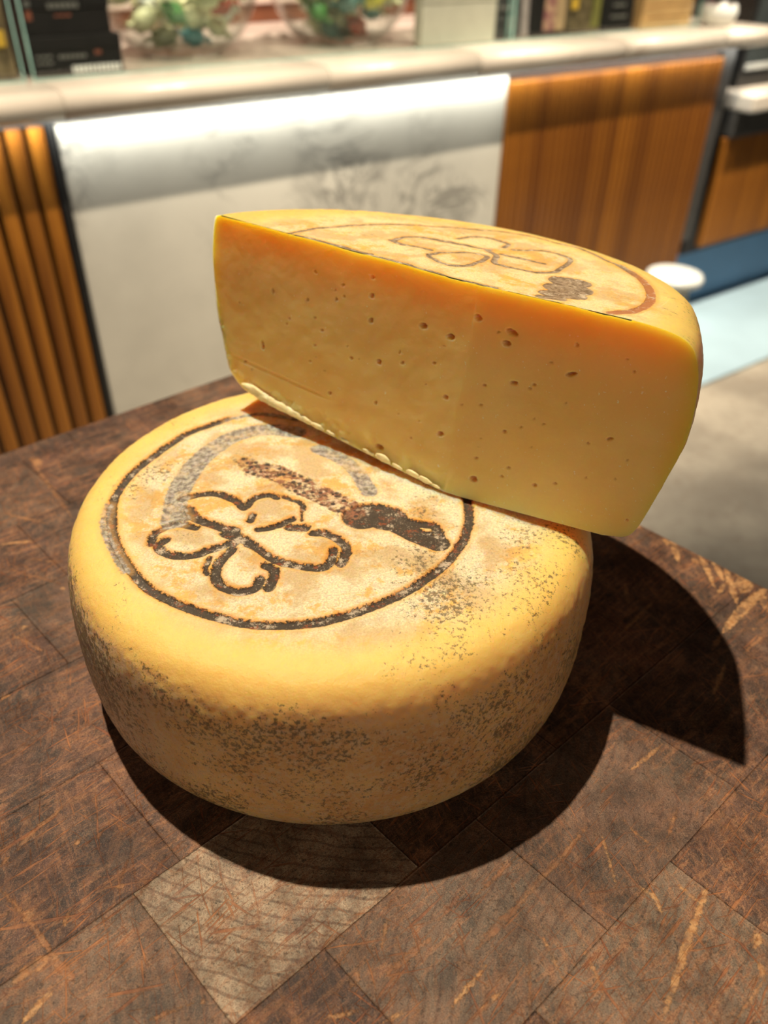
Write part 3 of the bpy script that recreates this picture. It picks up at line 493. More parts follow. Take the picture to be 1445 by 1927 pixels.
    fade = t.rng(sk, 0.0, 1.0, 0.40, 0.95)
    c = t.mix(t.ma('MULTIPLY', t.ma('MULTIPLY', sm_, fade), t.rng(t.noise(v, 200, 4, 0.7), 0.36, 0.58, 0.15, 1.0)), c, gc)
    mo = t.rng(t.noise(t.map(v, loc=(7, 7, 3)), 32, 7, 0.75), 0.38, 0.62, 0.55, 1.22)
    mc = t.n('ShaderNodeCombineColor'); [t.put(mc.inputs[q_], mo) for q_ in range(3)]
    c = t.mix(t.rng(sk, 0.0, 1.0, 1.0, 0.5), c, t.mix(1.0, c, mc.outputs[0], 'MULTIPLY'))
    h = t.ma('ADD', t.ma('MULTIPLY', fine, 0.8), t.ma('MULTIPLY', gr, 0.3)); h = t.ma('ADD', h, t.ma('MULTIPLY', mid, 0.5)); h = t.ma('SUBTRACT', h, t.ma('MULTIPLY', sm_, 0.15)); h = t.ma('SUBTRACT', h, t.ma('MULTIPLY', cuts, 0.4))
    return t.set(col=c, rough=t.rng(mid, 0.3, 0.7, 0.52, 0.70), spec=0.27, nrm=t.bump(h, 0.0005, 0.8))
M_BLOCK = block_material()
BSs = [st for st in DATA['BS']]
for _ in range(420):            # further scattered knife marks
    x0, y0 = random.uniform(-0.26, 0.26), random.uniform(0.06, 0.5); a_ = random.choice([0.7, 0.8, 0.95, 0.3, -0.9, 1.9, 0.05]) + random.gauss(0, 0.15); L_ = random.uniform(0.004, 0.03)
    mx = [x0 + L_ / 2 * math.cos(a_) + random.gauss(0, 0.0005), y0 + L_ / 2 * math.sin(a_)]
    BSs.append([[x0, y0], mx, [x0 + L_ * math.cos(a_), y0 + L_ * math.sin(a_)], random.uniform(0.0, 0.00035), random.uniform(0.0, 0.7) ** 2])
BPOLY = [(np.array(s_[:-2], float), s_[-2], s_[-1]) for s_ in BSs]
BPOLY = [(cr(P, 4), hw, k_) for P, hw, k_ in BPOLY]
BB = [(P.min(0) - 0.005, P.max(0) + 0.005) for P, _, _ in BPOLY]
cc_ = CORN + 0.31 * uL + 0.31 * uR
table = empty('butcher_block_table', (float(cc_[0]), float(cc_[1]), FLOOR))
tag(table, 'dark scarred end-grain butcher block table carrying the two cheeses', 'table')
TO = np.array([cc_[0], cc_[1], FLOOR])
E_ = [0.0, 0.020, 0.072, 0.124, 0.176, 0.228, 0.280, 0.332, 0.384, 0.436, 0.488, 0.540, 0.592, 0.62]
rows_off = [0.03, 0.06, 0.018, 0.05, 0.032, 0.064, 0.074, 0.05, 0.014, 0.04, 0.02, 0.06, 0.03]
GAP = 0.00004
for bi in range(len(E_) - 1):
    b0, b1 = E_[bi], E_[bi + 1]
    cuts = [0.0]; x_ = rows_off[bi]
    while x_ < 0.61: cuts.append(x_); x_ += 0.070 + 0.006 * math.sin(bi * 3.1 + x_ * 40)
    if bi == 6: cuts = [0.0, 0.074, 0.146, 0.216, 0.286, 0.35, 0.42, 0.49, 0.56]
    cuts.append(0.62)
    for ai in range(len(cuts) - 1):
        a0, a1 = cuts[ai], cuts[ai + 1]
        if a1 - a0 < 0.008: continue
        ctr = CORN + uL * (a0 + a1) / 2 + uR * (b0 + b1) / 2
        near = (0.045 < ctr[1] < 0.56) and abs(ctr[0]) < 0.08 + 0.62 * ctr[1]
        res = 0.00066 if near and ctr[1] < 0.33 else (0.0010 if near else 0.006)
        na = max(3, int((a1 - a0) / res)); nb = max(3, int((b1 - b0) / res))
        ga = np.linspace(a0 + GAP, a1 - GAP, na); gb = np.linspace(b0 + GAP, b1 - GAP, nb)
        AA, BB_ = np.meshgrid(ga, gb, indexing='ij')
        xy = CORN + AA[..., None] * uL + BB_[..., None] * uR
        hgt = RNG.uniform(-0.00008, 0.0)
        ed = np.minimum(np.minimum(AA - a0, a1 - AA), np.minimum(BB_ - b0, b1 - BB_))
        outer = 0.0
        zz = hgt - (0.00007 if near else 0.0) * np.exp(-(ed / 0.0006) ** 2)
        if near and a0 < 0.001: zz = zz - 0.003 * np.exp(-(AA / 0.0025) ** 1.5)
        if near and b0 < 0.001: zz = zz - 0.003 * np.exp(-(BB_ / 0.0025) ** 1.5)
        P = np.concatenate([xy, zz[..., None]], -1).reshape(-1, 3)
        P[:, 2] += (fbm(P, 90, 11, 2) - 0.5) * 0.0005 if near else 0
        sd = np.full(len(P), -3.0); sk = np.zeros(len(P))
        if near:
            lo, hi = P[:, :2].min(0), P[:, :2].max(0)
            for (Q, hw, k_), (l_, h_) in zip(BPOLY, BB):
                if (l_ > hi).any() or (h_ < lo).any(): continue
                m = np.where((P[:, 0] > l_[0]) & (P[:, 0] < h_[0]) & (P[:, 1] > l_[1]) & (P[:, 1] < h_[1]))[0]
                if not len(m): continue
                Xm = P[m, :2]; best = np.full(len(m), -9.0)
                nS = len(Q) - 1
                for si_, (p_, q_) in enumerate(zip(Q[:-1], Q[1:])):
                    d_ = q_ - p_; t_ = np.clip(((Xm - p_) @ d_) / (d_ @ d_ + 1e-14), 0, 1)
                    best = np.maximum(best, (hw * (0.15 + 0.95 * np.sin(np.pi * np.clip((si_ + t_) / nS, 0.02, 0.98)) ** 0.6) - np.hypot(*(Xm - p_ - t_[:, None] * d_).T)) * 1000)
                up = best > sd[m]; sd[m[up]] = best[up]; sk[m[up]] = k_
            P[:, 2] -= np.clip((sd + 0.4) / 1.4, 0, 1) * 0.00012
        P -= TO
        ia = np.arange(na - 1)[:, None]; ib = np.arange(nb - 1)[None]
        Ft = np.stack([ia * nb + ib, ia * nb + ib + 1, (ia + 1) * nb + ib + 1, (ia + 1) * nb + ib], -1).reshape(-1, 4)[:, ::1]
        ring_ = [(i_, 0) for i_ in range(na)] + [(na - 1, j_) for j_ in range(1, nb)] + [(i_, nb - 1) for i_ in range(na - 2, -1, -1)] + [(0, j_) for j_ in range(nb - 2, 0, -1)]
        rid = np.array([i_ * nb + j_ for i_, j_ in ring_]); low = P[rid].copy(); low[:, 2] = -0.09 - FLOOR
        base_ = len(P); nR = len(rid); cidx = base_ + nR
        ctrv = np.array([[*(ctr - TO[:2]), -0.09 - FLOOR]])
        q0 = np.arange(nR); q1 = (q0 + 1) % nR
        Fs = np.stack([rid[q0], base_ + q0, base_ + q1, rid[q1]], -1)
        Fb = np.stack([base_ + q0, np.full(nR, cidx), np.full(nR, cidx), base_ + q1], -1)
        P2 = np.concatenate([P, low, ctrv]); F2 = np.concatenate([Ft, Fs])
        mb = mesh_np('wood_block', P2, F2, smooth=True)
        attr(mb, 'scr', np.concatenate([sd, np.full(nR + 1, -3.0)])); attr(mb, 'scrk', np.concatenate([sk, np.zeros(nR + 1)]))
        o = link('wood_block', mb, M_BLOCK, table)
        tn = max(0.0, RNG.normal(0.0, 0.10)); hu = float(RNG.uniform(0, 0.7))
        rcx, rcy = ctr[0] + RNG.normal(0, 0.05), ctr[1] + RNG.normal(0, 0.05)
        if bi == 6 and abs(a0 - 0.216) < 0.01: tn = 0.95; rcx, rcy = ctr[0] + 0.03, ctr[1] + 0.16
        if bi == 6 and abs(a0 - 0.286) < 0.01: tn = 0.22; rcx, rcy = ctr[0] - 0.09, ctr[1] - 0.02
        if bi >= 8 and a0 > 0.1 and a0 < 0.2: tn = 0.35 if bi == 8 else 0.15
        if ctr[0] > 0.03: hu = 1.0
        if bi == 7: hu = 0.15
        o['arcs'] = 1.0 if (bi == 6 and abs(a0 - 0.286) < 0.01) else float(RNG.uniform(0, 0.25)); o['tone'] = float(tn); o['hue'] = hu; o['ringc'] = (float(rcx), float(rcy), 0.0)
M_DARKWOOD = plain('stained_oak', (0.10, 0.05, 0.028), 0.5, scale=12)
M_STEEL = plain('brushed_steel', (0.45, 0.44, 0.42), 0.32, metal=1.0)
rot_t = math.radians(-44.5)
for sx in (-1, 1):
    for sy in (-1, 1):
        x_, y_ = sx * 0.25, sy * 0.25
        box('leg', M_DARKWOOD, (-0.035, 0.035, -0.035, 0.035, 0.0, 0.745), table, 0.004, (x_ * math.cos(rot_t) - y_ * math.sin(rot_t), x_ * math.sin(rot_t) + y_ * math.cos(rot_t), 0), rot_t)
box('frame', M_DARKWOOD, (-0.292, 0.292, -0.292, 0.292, 0.743, 0.8125), table, 0.003, (0, 0, 0), rot_t)

# ------------------------------------------------------------------ room shell
def floor_material():
    t = NT('polished_concrete'); v = t.pos(); a = t.noise(v, 3.5, 5, 0.6); b = t.noise(v, 30, 5, 0.65)
    c = t.mix(t.rng(a, 0.35, 0.65), (0.27, 0.235, 0.185), (0.42, 0.37, 0.29)); c = t.mix(t.ma('MULTIPLY', t.rng(b, 0.45, 0.7), 0.4), c, (0.20, 0.15, 0.10))
    return t.set(col=c, rough=t.rng(b, 0.3, 0.7, 0.35, 0.6), nrm=t.bump(b, 0.002, 0.3))
bm = bmesh.new(); box_bm(bm, -3.0, 6.0, -3.0, 4.0, -0.06, 0.0)
struct(link('floor', bm_mesh(bm, 'floor'), floor_material(), loc=(0, 0, FLOOR), rz=A36))
M_WALL = plain('brown_plaster', (0.20, 0.11, 0.06), 0.8, scale=4)
struct(box('wall_back', M_WALL, (-3.0, 6.0, 0.0, 0.1, 0.0, 2.7), None, 0.0, BG(0, -4.0, FLOOR), A36))

# ------------------------------------------------------------------ counter, built in its own frame: x along, y away from the camera
def CB(s, c): return BG(s, c, 0.0)
def cbox(name, mat, s0, s1, y0, y1, z0, z1, parent=None, bev=0.002, seg=2):   # y = -c
    if parent is not None:
        px, py, pz_ = parent['org']; return box(name, mat, (s0 - px, s1 - px, y0 - py, y1 - py, z0 - pz_, z1 - pz_), parent, bev, seg=seg)
    cx_, cy_ = (s0 + s1) / 2, (y0 + y1) / 2
    return box(name, mat, (s0 - cx_, s1 - cx_, y0 - cy_, y1 - cy_, 0, z1 - z0), None, bev, BG(cx_, -cy_, z0), A36, seg)
def cempty(name, s, y, z):
    o = empty(name, BG(s, -y, z), A36); o['org'] = (s, y, z); return o
def marble_material(name, vein=1.0, base=(0.66, 0.63, 0.545), vein_col=(0.20, 0.19, 0.17)):
    t = NT(name); v = t.coord(); w1 = t.noise(v, 3.0, 6, 0.62, 1.2); w2 = t.noise(v, 7.0, 6, 0.65, 1.6)
    v1 = t.rng(t.ma('ABSOLUTE', t.ma('SUBTRACT', w1, 0.5)), 0.0, 0.03, 1.0, 0.0); v2 = t.rng(t.ma('ABSOLUTE', t.ma('SUBTRACT', w2, 0.52)), 0.0, 0.028, 1.0, 0.0)
    msk = t.rng(t.noise(t.map(v, loc=(3, 1, 4)), 3.2, 3), 0.50, 0.66)
    vv = t.ma('MULTIPLY', t.ma('MAXIMUM', t.ma('MULTIPLY', v1, 0.75), t.ma('MULTIPLY', v2, 0.85)), t.ma('MULTIPLY', msk, vein), clamp=True)
    c = t.mix(t.rng(t.noise(v, 4, 4), 0.35, 0.7), base, tuple(x * 0.86 for x in base)); c = t.mix(vv, c, vein_col)
    return t.set(col=c, rough=0.28, spec=0.4)
M_MARBLE = marble_material('veined_marble', 1.0)
M_SLAB = marble_material('worktop_marble', 0.8, (0.66, 0.59, 0.50), (0.26, 0.17, 0.11))
def slat_material():
    t = NT('oiled_slat_wood'); v = t.coord(); tone = t.attr('tone', 'OBJECT')
    g = t.noise(t.map(v, scale=(60, 60, 2.2)), 1.0, 5, 0.6, 0.6)
    c = t.mix(t.rng(g, 0.35, 0.65), (0.18, 0.058, 0.007), (0.42, 0.16, 0.018)); c = t.mix(t.ma('MULTIPLY', tone, 0.72), c, (0.08, 0.022, 0.005))
    return t.set(col=c, rough=0.33, spec=0.45, nrm=t.bump(g, 0.001, 0.3))
M_SLAT = slat_material()
M_BLACK = plain('black_trim', (0.012, 0.012, 0.012), 0.4); M_GREYM = plain('dark_grey_metal', (0.085, 0.08, 0.075), 0.42, metal=0.5)
WT = -0.004                               # worktop height (the block's top is 0)
def rail_mesh(x0, x1):
    # rounded front nosing swept along the counter
    P = [(1.95, WT), (1.53, WT)] + [(1.525 - 0.024 * math.sin(a_), WT - 0.023 + 0.023 * math.cos(a_)) for a_ in np.linspace(0, math.pi, 15)] + [(1.53, WT - 0.046), (1.95, WT - 0.046)]
    n_ = len(P); V_ = [(x, p[0], p[1]) for x in (x0, x1) for p in P]
    bm = bmesh.new(); vs = [bm.verts.new(q) for q in V_]
    for i_ in range(n_): bm.faces.new((vs[i_], vs[(i_ + 1) % n_], vs[n_ + (i_ + 1) % n_], vs[n_ + i_]))
    bm.faces.new(vs[:n_]); bm.faces.new(vs[n_:][::-1])
    me = bm_mesh(bm, 'worktop_slab'); 
    for p in me.polygons: p.use_smooth = len(p.vertices) == 4
    return me
counter = cempty('service_counter', 1.0, 1.7, FLOOR)
tag(counter, 'long service counter with pale marble worktop and round nosing behind the cheeses', 'counter')
M_BODY = plain('counter_carcass', (0.04, 0.03, 0.025), 0.7)
cbox('carcass', M_BODY, -1.0, 2.29, 1.60, 1.94, FLOOR, WT - 0.047, counter)
joints = [-1.05, 0.02, 0.74, 1.27, 1.72, 2.20, 2.42]
joints = [-1.05, -0.3, 0.42, 0.94, 1.33, 1.80, 2.21, 2.43]
for a_, b_ in zip(joints[:-1], joints[1:]):
    me = rail_mesh(a_ + 0.0007, b_ - 0.0007); me.transform(Matrix.Translation((-1.0, -1.7, -FLOOR)))
    link('worktop_slab', me, M_SLAB, counter)
o = cbox('led_channel', M_BLACK, -0.6, 2.28, 1.545, 1.557, WT - 0.0555, WT - 0.0465, counter, 0.001)
mp = cbox('marble_panel', M_MARBLE, 0.412, 1.466, 1.558, 1.582, FLOOR + 0.01, WT - 0.056, None, 0.0025)
tag(mp, 'white marble front panel with grey veins below the counter, behind the cheeses', 'panel')
# slats left of the marble
sl = cempty('slatted_panel', 0.0, 1.58, FLOOR + 0.01)
tag(sl, 'dark orange vertical slat panel with black gaps, left of the marble panel', 'panel')
cbox('backing', M_BLACK, -0.95, 0.410, 1.585, 1.598, FLOOR + 0.01, WT - 0.05, sl, 0.0)
cbox('edge_trim', M_BLACK, 0.3965, 0.4105, 1.552, 1.586, FLOOR + 0.012, WT - 0.056, sl, 0.001)
s_me = None
for q in range(30):
    x1 = 0.3945 - q * 0.0365
    if s_me is None:
        bm = bmesh.new(); box_bm(bm, -0.0135, 0.0135, -0.018, 0.012, 0.002, WT - 0.056 - FLOOR - 0.01, 0.003); s_me = bm_mesh(bm, 'slat'); s_me.materials.append(M_SLAT)
    o = link('slat', s_me, None, sl, (x1 - 0.0165, -0.009 + 0.001, 0)); o['tone'] = float(RNG.uniform(0, 0.8))
# reeded wood right of the marble
rp = cempty('reeded_panel', 1.88, 1.57, FLOOR + 0.08)
tag(rp, 'glowing orange panel of narrow vertical wood strips, right of the marble panel', 'panel')
cbox('backing', M_DARKWOOD, 1.47, 2.285, 1.575, 1.598, FLOOR + 0.08, WT - 0.06, rp, 0.0)
bm = bmesh.new(); box_bm(bm, -0.0109, 0.0109, -0.012, 0.010, 0.002, WT - 0.072 - FLOOR - 0.08, 0.0055, 3); s_me = bm_mesh(bm, 'wood_strip', False); s_me.materials.append(M_SLAT)
tone_ = [0.1, 0.0, 0.3, 0.2, 0.6, 0.9, 0.5, 0.5, 0.4, 0.5, 0.6, 0.7, 0.8, 0.9, 0.4, 0.3, 0.5, 0.9, 0.0, 0.0, 0.1, 0.5, 0.8, 0.9, 0.6, 0.4, 0.5, 0.6, 0.5, 0.7, 0.6, 0.8, 0.5, 0.7, 0.8, 0.7]
for q in range(36):
    o = link('wood_strip', s_me, None, rp, (1.4815 + q * 0.02265 - 1.88, -0.006, 0)); o['tone'] = tone_[q]
po = cempty('corner_post', 2.34, 1.60, FLOOR + 0.302)
tag(po, 'dark metal corner post between the two wood-clad counters', 'post')
cbox('face_plate', M_GREYM, 2.290, 2.345, 1.560, 1.65, FLOOR + 0.302, WT - 0.05, po, 0.002)
cbox('black_strip', M_BLACK, 2.346, 2.395, 1.60, 1.65, FLOOR + 0.302, WT - 0.05, po, 0.002)  # black part of the post beside the grey plate
# second counter further right
c2 = cempty('display_counter', 3.2, 1.8, FLOOR)
tag(c2, 'second counter at the right edge with reeded wood front over a blue base', 'counter')
M_BLUE = plain('blue_paint', (0.10, 0.23, 0.40), 0.5, scale=5, var=0.06)
cbox('carcass', M_BODY, 2.40, 4.0, 1.62, 2.2, FLOOR + 0.22, -0.225, c2)
cbox('blue_base', M_BLUE, 2.292, 4.0, 1.655, 2.18, FLOOR, FLOOR + 0.30, c2, 0.002)
cbox('ledge', M_SLAB, 2.40, 4.0, 1.50, 1.9, -0.225, -0.175, c2, 0.01, 4)
cbox('under_ledge', M_GREYM, 2.40, 4.0, 1.545, 1.64, -0.300, -0.227, c2, 0.004)
bm = bmesh.new(); box_bm(bm, -0.0118, 0.0118, -0.012, 0.010, 0.0, 0.335, 0.0055, 3); s_me = bm_mesh(bm, 'wood_strip', False); s_me.materials.append(M_SLAT)
for q in range(62):
    o = link('wood_strip', s_me, None, c2, (2.408 + q * 0.0245 - 3.2, 1.568 - 1.8, -0.638 - FLOOR)); o['tone'] = float(RNG.uniform(0.1, 0.7))
def clear_glass(name, tint=(0.965, 0.99, 0.98), refl=1.0):
    t = NT(name); t.t.nodes.remove(t.b)
    tr = t.n('ShaderNodeBsdfTransparent'); t.put(tr.inputs[0], tint); gl = t.n('ShaderNodeBsdfGlossy'); gl.inputs['Roughness'].default_value = 0.03
    fr = t.n('ShaderNodeLayerWeight'); fr.inputs['Blend'].default_value = 0.5; fz = t.ma('ADD', t.ma('MULTIPLY', t.ma('POWER', fr.outputs['Facing'], 4.0), 0.8), 0.04); v = t.noise(t.coord(), 20, 2)
    f_ = t.ma('MULTIPLY', t.ma('MULTIPLY', fz, refl), t.rng(v, 0.0, 1.0, 0.92, 1.0))
    mx = t.n('ShaderNodeMixShader'); t.put(mx.inputs[0], f_); t.put(mx.inputs[1], tr.outputs[0]); t.put(mx.inputs[2], gl.outputs[0]); t.put(t.out.inputs[0], mx.outputs[0]); return t.m
M_GLASS = clear_glass('clear_glass'); M_EDGE = plain('glass_edge', (0.38, 0.66, 0.60), 0.15)
M_DKGLASS = plain('smoked_glass', (0.05, 0.06, 0.06), 0.08, spec=0.9)
dc = cempty('glass_display_case', 2.9, 1.75, -0.175)
tag(dc, 'dark-framed glass display case standing on the right counter', 'display case')
cbox('base_frame', M_BLACK, 2.44, 3.6, 1.60, 1.95, -0.175, -0.140, dc, 0.003)
cbox('glass_front', M_DKGLASS, 2.46, 3.58, 1.61, 1.618, -0.140, 0.10, dc, 0.001)
cbox('side_frame', M_BLACK, 2.44, 2.462, 1.60, 1.95, -0.140, 0.10, dc, 0.002)
cbox('shelf_light_strip', plain('pale_metal', (0.5, 0.52, 0.5), 0.3), 2.47, 3.57, 1.60, 1.606, -0.128, -0.112, dc, 0.001)
# blue floor mat and pail
M_MAT = plain('blue_vinyl', (0.35, 0.48, 0.55), 0.45, scale=3, var=0.08)
mt = cbox('floor_mat', M_MAT, 1.2, 4.0, 1.215, 1.650, FLOOR, FLOOR + 0.012, None, 0.004)
tag(mt, 'long light blue floor mat in front of the right counter', 'floor mat')
M_WHITE = plain('white_enamel', (0.70, 0.72, 0.68), 0.3, var=0.03)
st_ = empty('pedestal_stool', BG(1.875, -1.27, FLOOR + 0.0122), A36); tag(st_, 'small white round-topped stool on the blue mat behind the cheese', 'stool')
lathe('seat', M_WHITE, [(0.0005, 0.365), (0.060, 0.365), (0.072, 0.361), (0.076, 0.352), (0.072, 0.342), (0.055, 0.338), (0.0005, 0.338)], 48, st_)
lathe('column', M_WHITE, [(0.0005, 0.3375), (0.046, 0.3375), (0.047, 0.29), (0.044, 0.10), (0.052, 0.02), (0.075, 0.010), (0.075, 0.0), (0.0005, 0.0)], 48, st_)

# ------------------------------------------------------------------ things standing on the worktop
def gpane(s0, s1, label):
    o = cempty('glass_screen', (s0 + s1) / 2, 1.62, WT + 0.0005); tag(o, label, 'glass screen')
    z0_, z1_ = WT + 0.0005, WT + 0.30
    cbox('pane', M_GLASS, s0 + 0.002, s1 - 0.002, 1.616, 1.622, z0_ + 0.001, z1_, o, 0.0)
    cbox('glass_edge', M_EDGE, s0, s0 + 0.002, 1.616, 1.622, z0_ + 0.001, z1_, o, 0.0); cbox('glass_edge', M_EDGE, s1 - 0.002, s1, 1.616, 1.622, z0_ + 0.001, z1_, o, 0.0)
    cbox('base_edge', M_EDGE, s0, s1, 1.6145, 1.6235, z0_, z0_ + 0.001, o, 0.0)
gpane(-0.45, 0.395, 'clear glass screen on the worktop at the far left, with a pale green edge')
gpane(0.410, 1.505, 'long clear glass screen on the worktop in front of the boxes and bowls')
gpane(1.520, 2.215, 'clear glass screen on the worktop in front of the packets and crate')
M_CARD = plain('black_card', (0.012, 0.010, 0.010), 0.65, spec=0.25); M_SILV = plain('silver_print', (0.90, 0.87, 0.85), 0.35); M_GREYP = plain('grey_print', (0.16, 0.15, 0.14), 0.5); M_ORP = plain('orange_print', (0.30, 0.09, 0.05), 0.5)
def black_box(z, s0, s1, label, big):
    e = cempty('gift_box', (s0 + s1) / 2, 1.70, z); tag(e, label, 'box')
    h_ = 0.062
    cbox('tray', M_CARD, s0, s1, 1.645, 1.76, z, z + 0.040, e, 0.002)
    cbox('lid', M_CARD, s0 - 0.0015, s1 + 0.0015, 1.6435, 1.7615, z + 0.0385, z + h_, e, 0.002)
    r_ = random.Random(int(z * 1000) + 5)
    for (u, zz, wd, hh, m_, k_) in big:          # illegible small print: rows of short bars
        n_ = max(3, int(wd / 0.008)); bm = bmesh.new()
        for i_ in range(n_): box_bm(bm, u + i_ * wd / n_, u + (i_ + 0.75) * wd / n_, 0, 0.0004, zz, zz + hh)
        me_ = bm_mesh(bm, 'print'); me_.transform(Matrix.Translation((s0 - (s0 + s1) / 2, k_ - 1.70, 0))); link('print', me_, m_, e)
black_box(WT, 0.418, 0.582, 'lower black gift box with a row of silver print, left end of the worktop', [(0.070, 0.003, 0.090, 0.012, M_SILV, 1.6445), (0.05, 0.027, 0.05, 0.006, M_GREYP, 1.6445), (0.01, 0.02, 0.03, 0.004, M_GREYP, 1.6445), (0.01, 0.03, 0.03, 0.004, M_GREYP, 1.6445), (0.115, 0.031, 0.012, 0.006, M_ORP, 1.6445)])
black_box(WT + 0.0625, 0.414, 0.570, 'upper black gift box stacked on the silver-printed one', [(0.05, 0.040, 0.055, 0.008, M_GREYP, 1.643), (0.06, 0.028, 0.03, 0.003, M_ORP, 1.6445), (0.012, 0.024, 0.010, 0.014, M_ORP, 1.6445), (0.012, 0.044, 0.010, 0.008, M_GREYP, 1.643)])
# wrapped sweets
def sweet_mesh(L, r):
    prof = [(-1.0, 0.75), (-0.86, 0.5), (-0.72, 0.18), (-0.62, 0.35), (-0.5, 0.8), (-0.25, 1.0), (0.0, 1.05), (0.25, 1.0), (0.5, 0.8), (0.62, 0.35), (0.72, 0.18), (0.86, 0.5), (1.0, 0.75)]
    n_ = 14; V_ = []; 
    for x, rr_ in prof:
        for k_ in range(n_):
            a_ = 2 * math.pi * k_ / n_; f_ = 1 + 0.12 * math.sin(k_ * 2.6 + x * 5); flat = 0.45 if abs(x) > 0.75 else 0.9
            V_.append((x * L, r * rr_ * f_ * math.cos(a_), r * rr_ * f_ * math.sin(a_) * flat))
    F_ = [(i_ * n_ + k_, i_ * n_ + (k_ + 1) % n_, (i_ + 1) * n_ + (k_ + 1) % n_, (i_ + 1) * n_ + k_) for i_ in range(len(prof) - 1) for k_ in range(n_)]
    return mesh_np('wrapped_sweet', V_, F_)
def foil(name, col): return plain(name, col, 0.28, spec=0.6, var=0.15, scale=60)
FO = dict(pale=foil('pale_foil', (0.78, 0.74, 0.46)), white=foil('white_foil', (0.80, 0.80, 0.70)), blue=foil('blue_foil', (0.03, 0.17, 0.45)), teal=foil('teal_foil', (0.05, 0.36, 0.45)), green=foil('green_foil', (0.08, 0.26, 0.06)), yellow=foil('yellow_foil', (0.80, 0.65, 0.08)), red=foil('red_foil', (0.50, 0.08, 0.04)), olive=foil('olive_foil', (0.28, 0.27, 0.15)), dteal=foil('dark_teal_foil', (0.10, 0.22, 0.20)))
smesh = {k_: (lambda m_: (m_.materials.append(FO[k_]), m_)[1])(sweet_mesh(0.036, 0.0195)) for k_ in FO}
cname = dict(pale='pale green', white='white', blue='dark blue', teal='turquoise', green='green', yellow='yellow', red='red', olive='olive green', dteal='dark teal')
def bowl(s, y, R, zc, fl, label, contents, which, group):
    e = cempty('glass_bowl', s, y, WT + 0.0005); tag(e, label, 'bowl')
    ps = []
    a0 = math.asin(fl / R)
    for a_ in np.linspace(a0, math.radians(118), 26): ps.append((R * math.sin(a_), zc - R * math.cos(a_)))
    zmin = ps[0][1]; outer_ = [(0.001, 0.0)] + [(r_, z_ - zmin) for r_, z_ in ps]
    inner_ = [((R - 0.005) * math.sin(a_), zc - zmin - (R - 0.005) * math.cos(a_)) for a_ in np.linspace(math.radians(118), a0, 26)] + [(0.001, 0.006)]
    lathe('bowl_body', M_GLASS, outer_ + inner_, 64, e)
    lathe('rim_ring', M_EDGE, [(ps[-1][0] - 0.0075 + 0.004 * math.cos(q_) + 0.004, ps[-1][1] - zmin + 0.004 * math.sin(q_) + 0.003) for q_ in np.linspace(0, 2 * math.pi, 10, endpoint=False)], 64, e, close=True)
    zc2 = zc - zmin; r_ = random.Random(len(label)); placed = []
    made = []; ords = ['leftmost', 'second from the left', 'third from the left', 'fourth from the left', 'fifth from the left', 'sixth from the left', 'seventh from the left', 'eighth from the left']
    for (kk_, n_) in contents:
        mine = []
        for q in range(n_):
            best = None
            for tr in range(500):
                a_ = r_.uniform(0, 2 * math.pi); zz = r_.uniform(0.028, zc2 + 0.01); lim_ = math.sqrt(max(0, (R - 0.043) ** 2 - (zz - zc2) ** 2))
                if lim_ <= 0.01: continue
                rr_ = lim_ * math.sqrt(r_.uniform(0.15, 1.0)); p = Vector((rr_ * math.cos(a_), rr_ * math.sin(a_), zz))
                if kk_ not in ('pale', 'white') and p.y > -0.3 * lim_: continue
                md = min([(p - o_).length for o_ in placed] or [9])
                if best is None or md > best[0]: best = (md, p)
            if best is None: continue
            placed.append(best[1]); p = best[1]
            o = bpy.data.objects.new('wrapped_sweet', smesh[kk_]); COL.objects.link(o)
            o.location = BG(s, -y, WT + 0.0005) + Matrix.Rotation(A36, 3, 'Z') @ p
            o.rotation_euler = (r_.uniform(-0.6, 0.6), r_.uniform(-0.6, 0.6), r_.uniform(0, 6.28))
            g_ = '%s wrapped sweets in the %s glass bowl' % (cname[kk_], which)
            tag(o, '%s wrapped sweet inside the %s round glass bowl' % (cname[kk_], which), 'sweet', g_ if n_ > 1 else None); mine.append((p.x, o))
        if 1 < n_ <= 8:
            for q_, (_, o) in enumerate(sorted(mine, key=lambda a_: a_[0])): o['label'] = '%s wrapped sweet in the %s glass bowl, %s of its colour' % (cname[kk_], which, ords[q_])
bowl(0.765, 1.80, 0.168, 0.15, 0.080, 'round glass bowl of sweets beside the black boxes, the left of two', [('blue', 2), ('teal', 2), ('green', 1), ('red', 1), ('olive', 2), ('white', 8), ('pale', 26)], 'left', None)
bowl(1.155, 1.80, 0.162, 0.158, 0.085, 'round glass bowl of sweets beside the cream card box, the right of two', [('dteal', 5), ('green', 3), ('red', 1), ('yellow', 2), ('olive', 7), ('white', 6), ('pale', 18)], 'right', None)
# riser shelf behind
M_RISER = plain('red_brown_wood', (0.20, 0.065, 0.03), 0.45, scale=8); M_PINK = plain('pinkish_lacquer', (0.80, 0.62, 0.57), 0.35)
rs = cempty('display_riser', 1.0, 2.02, -0.10); tag(rs, 'red-brown riser shelf with pinkish white lips behind the bowls', 'shelf')
cbox('plinth', M_RISER, -0.4, 1.95, 1.965, 2.25, WT - 0.16, WT - 0.021, rs, 0.002)
cbox('shelf_board', M_PINK, -0.4, 1.95, 1.955, 2.26, WT - 0.020, WT + 0.004, rs, 0.003)
cbox('back_panel', M_RISER, -0.4, 1.95, 2.18, 2.20, WT + 0.0045, WT + 0.046, rs, 0.002)
cbox('upper_board', M_PINK, -0.4, 1.95, 2.17, 2.26, WT + 0.0465, WT + 0.075, rs, 0.003)
cbox('top_panel', M_RISER, -0.4, 1.95, 2.20, 2.22, WT + 0.0755, WT + 0.30, rs, 0.002)
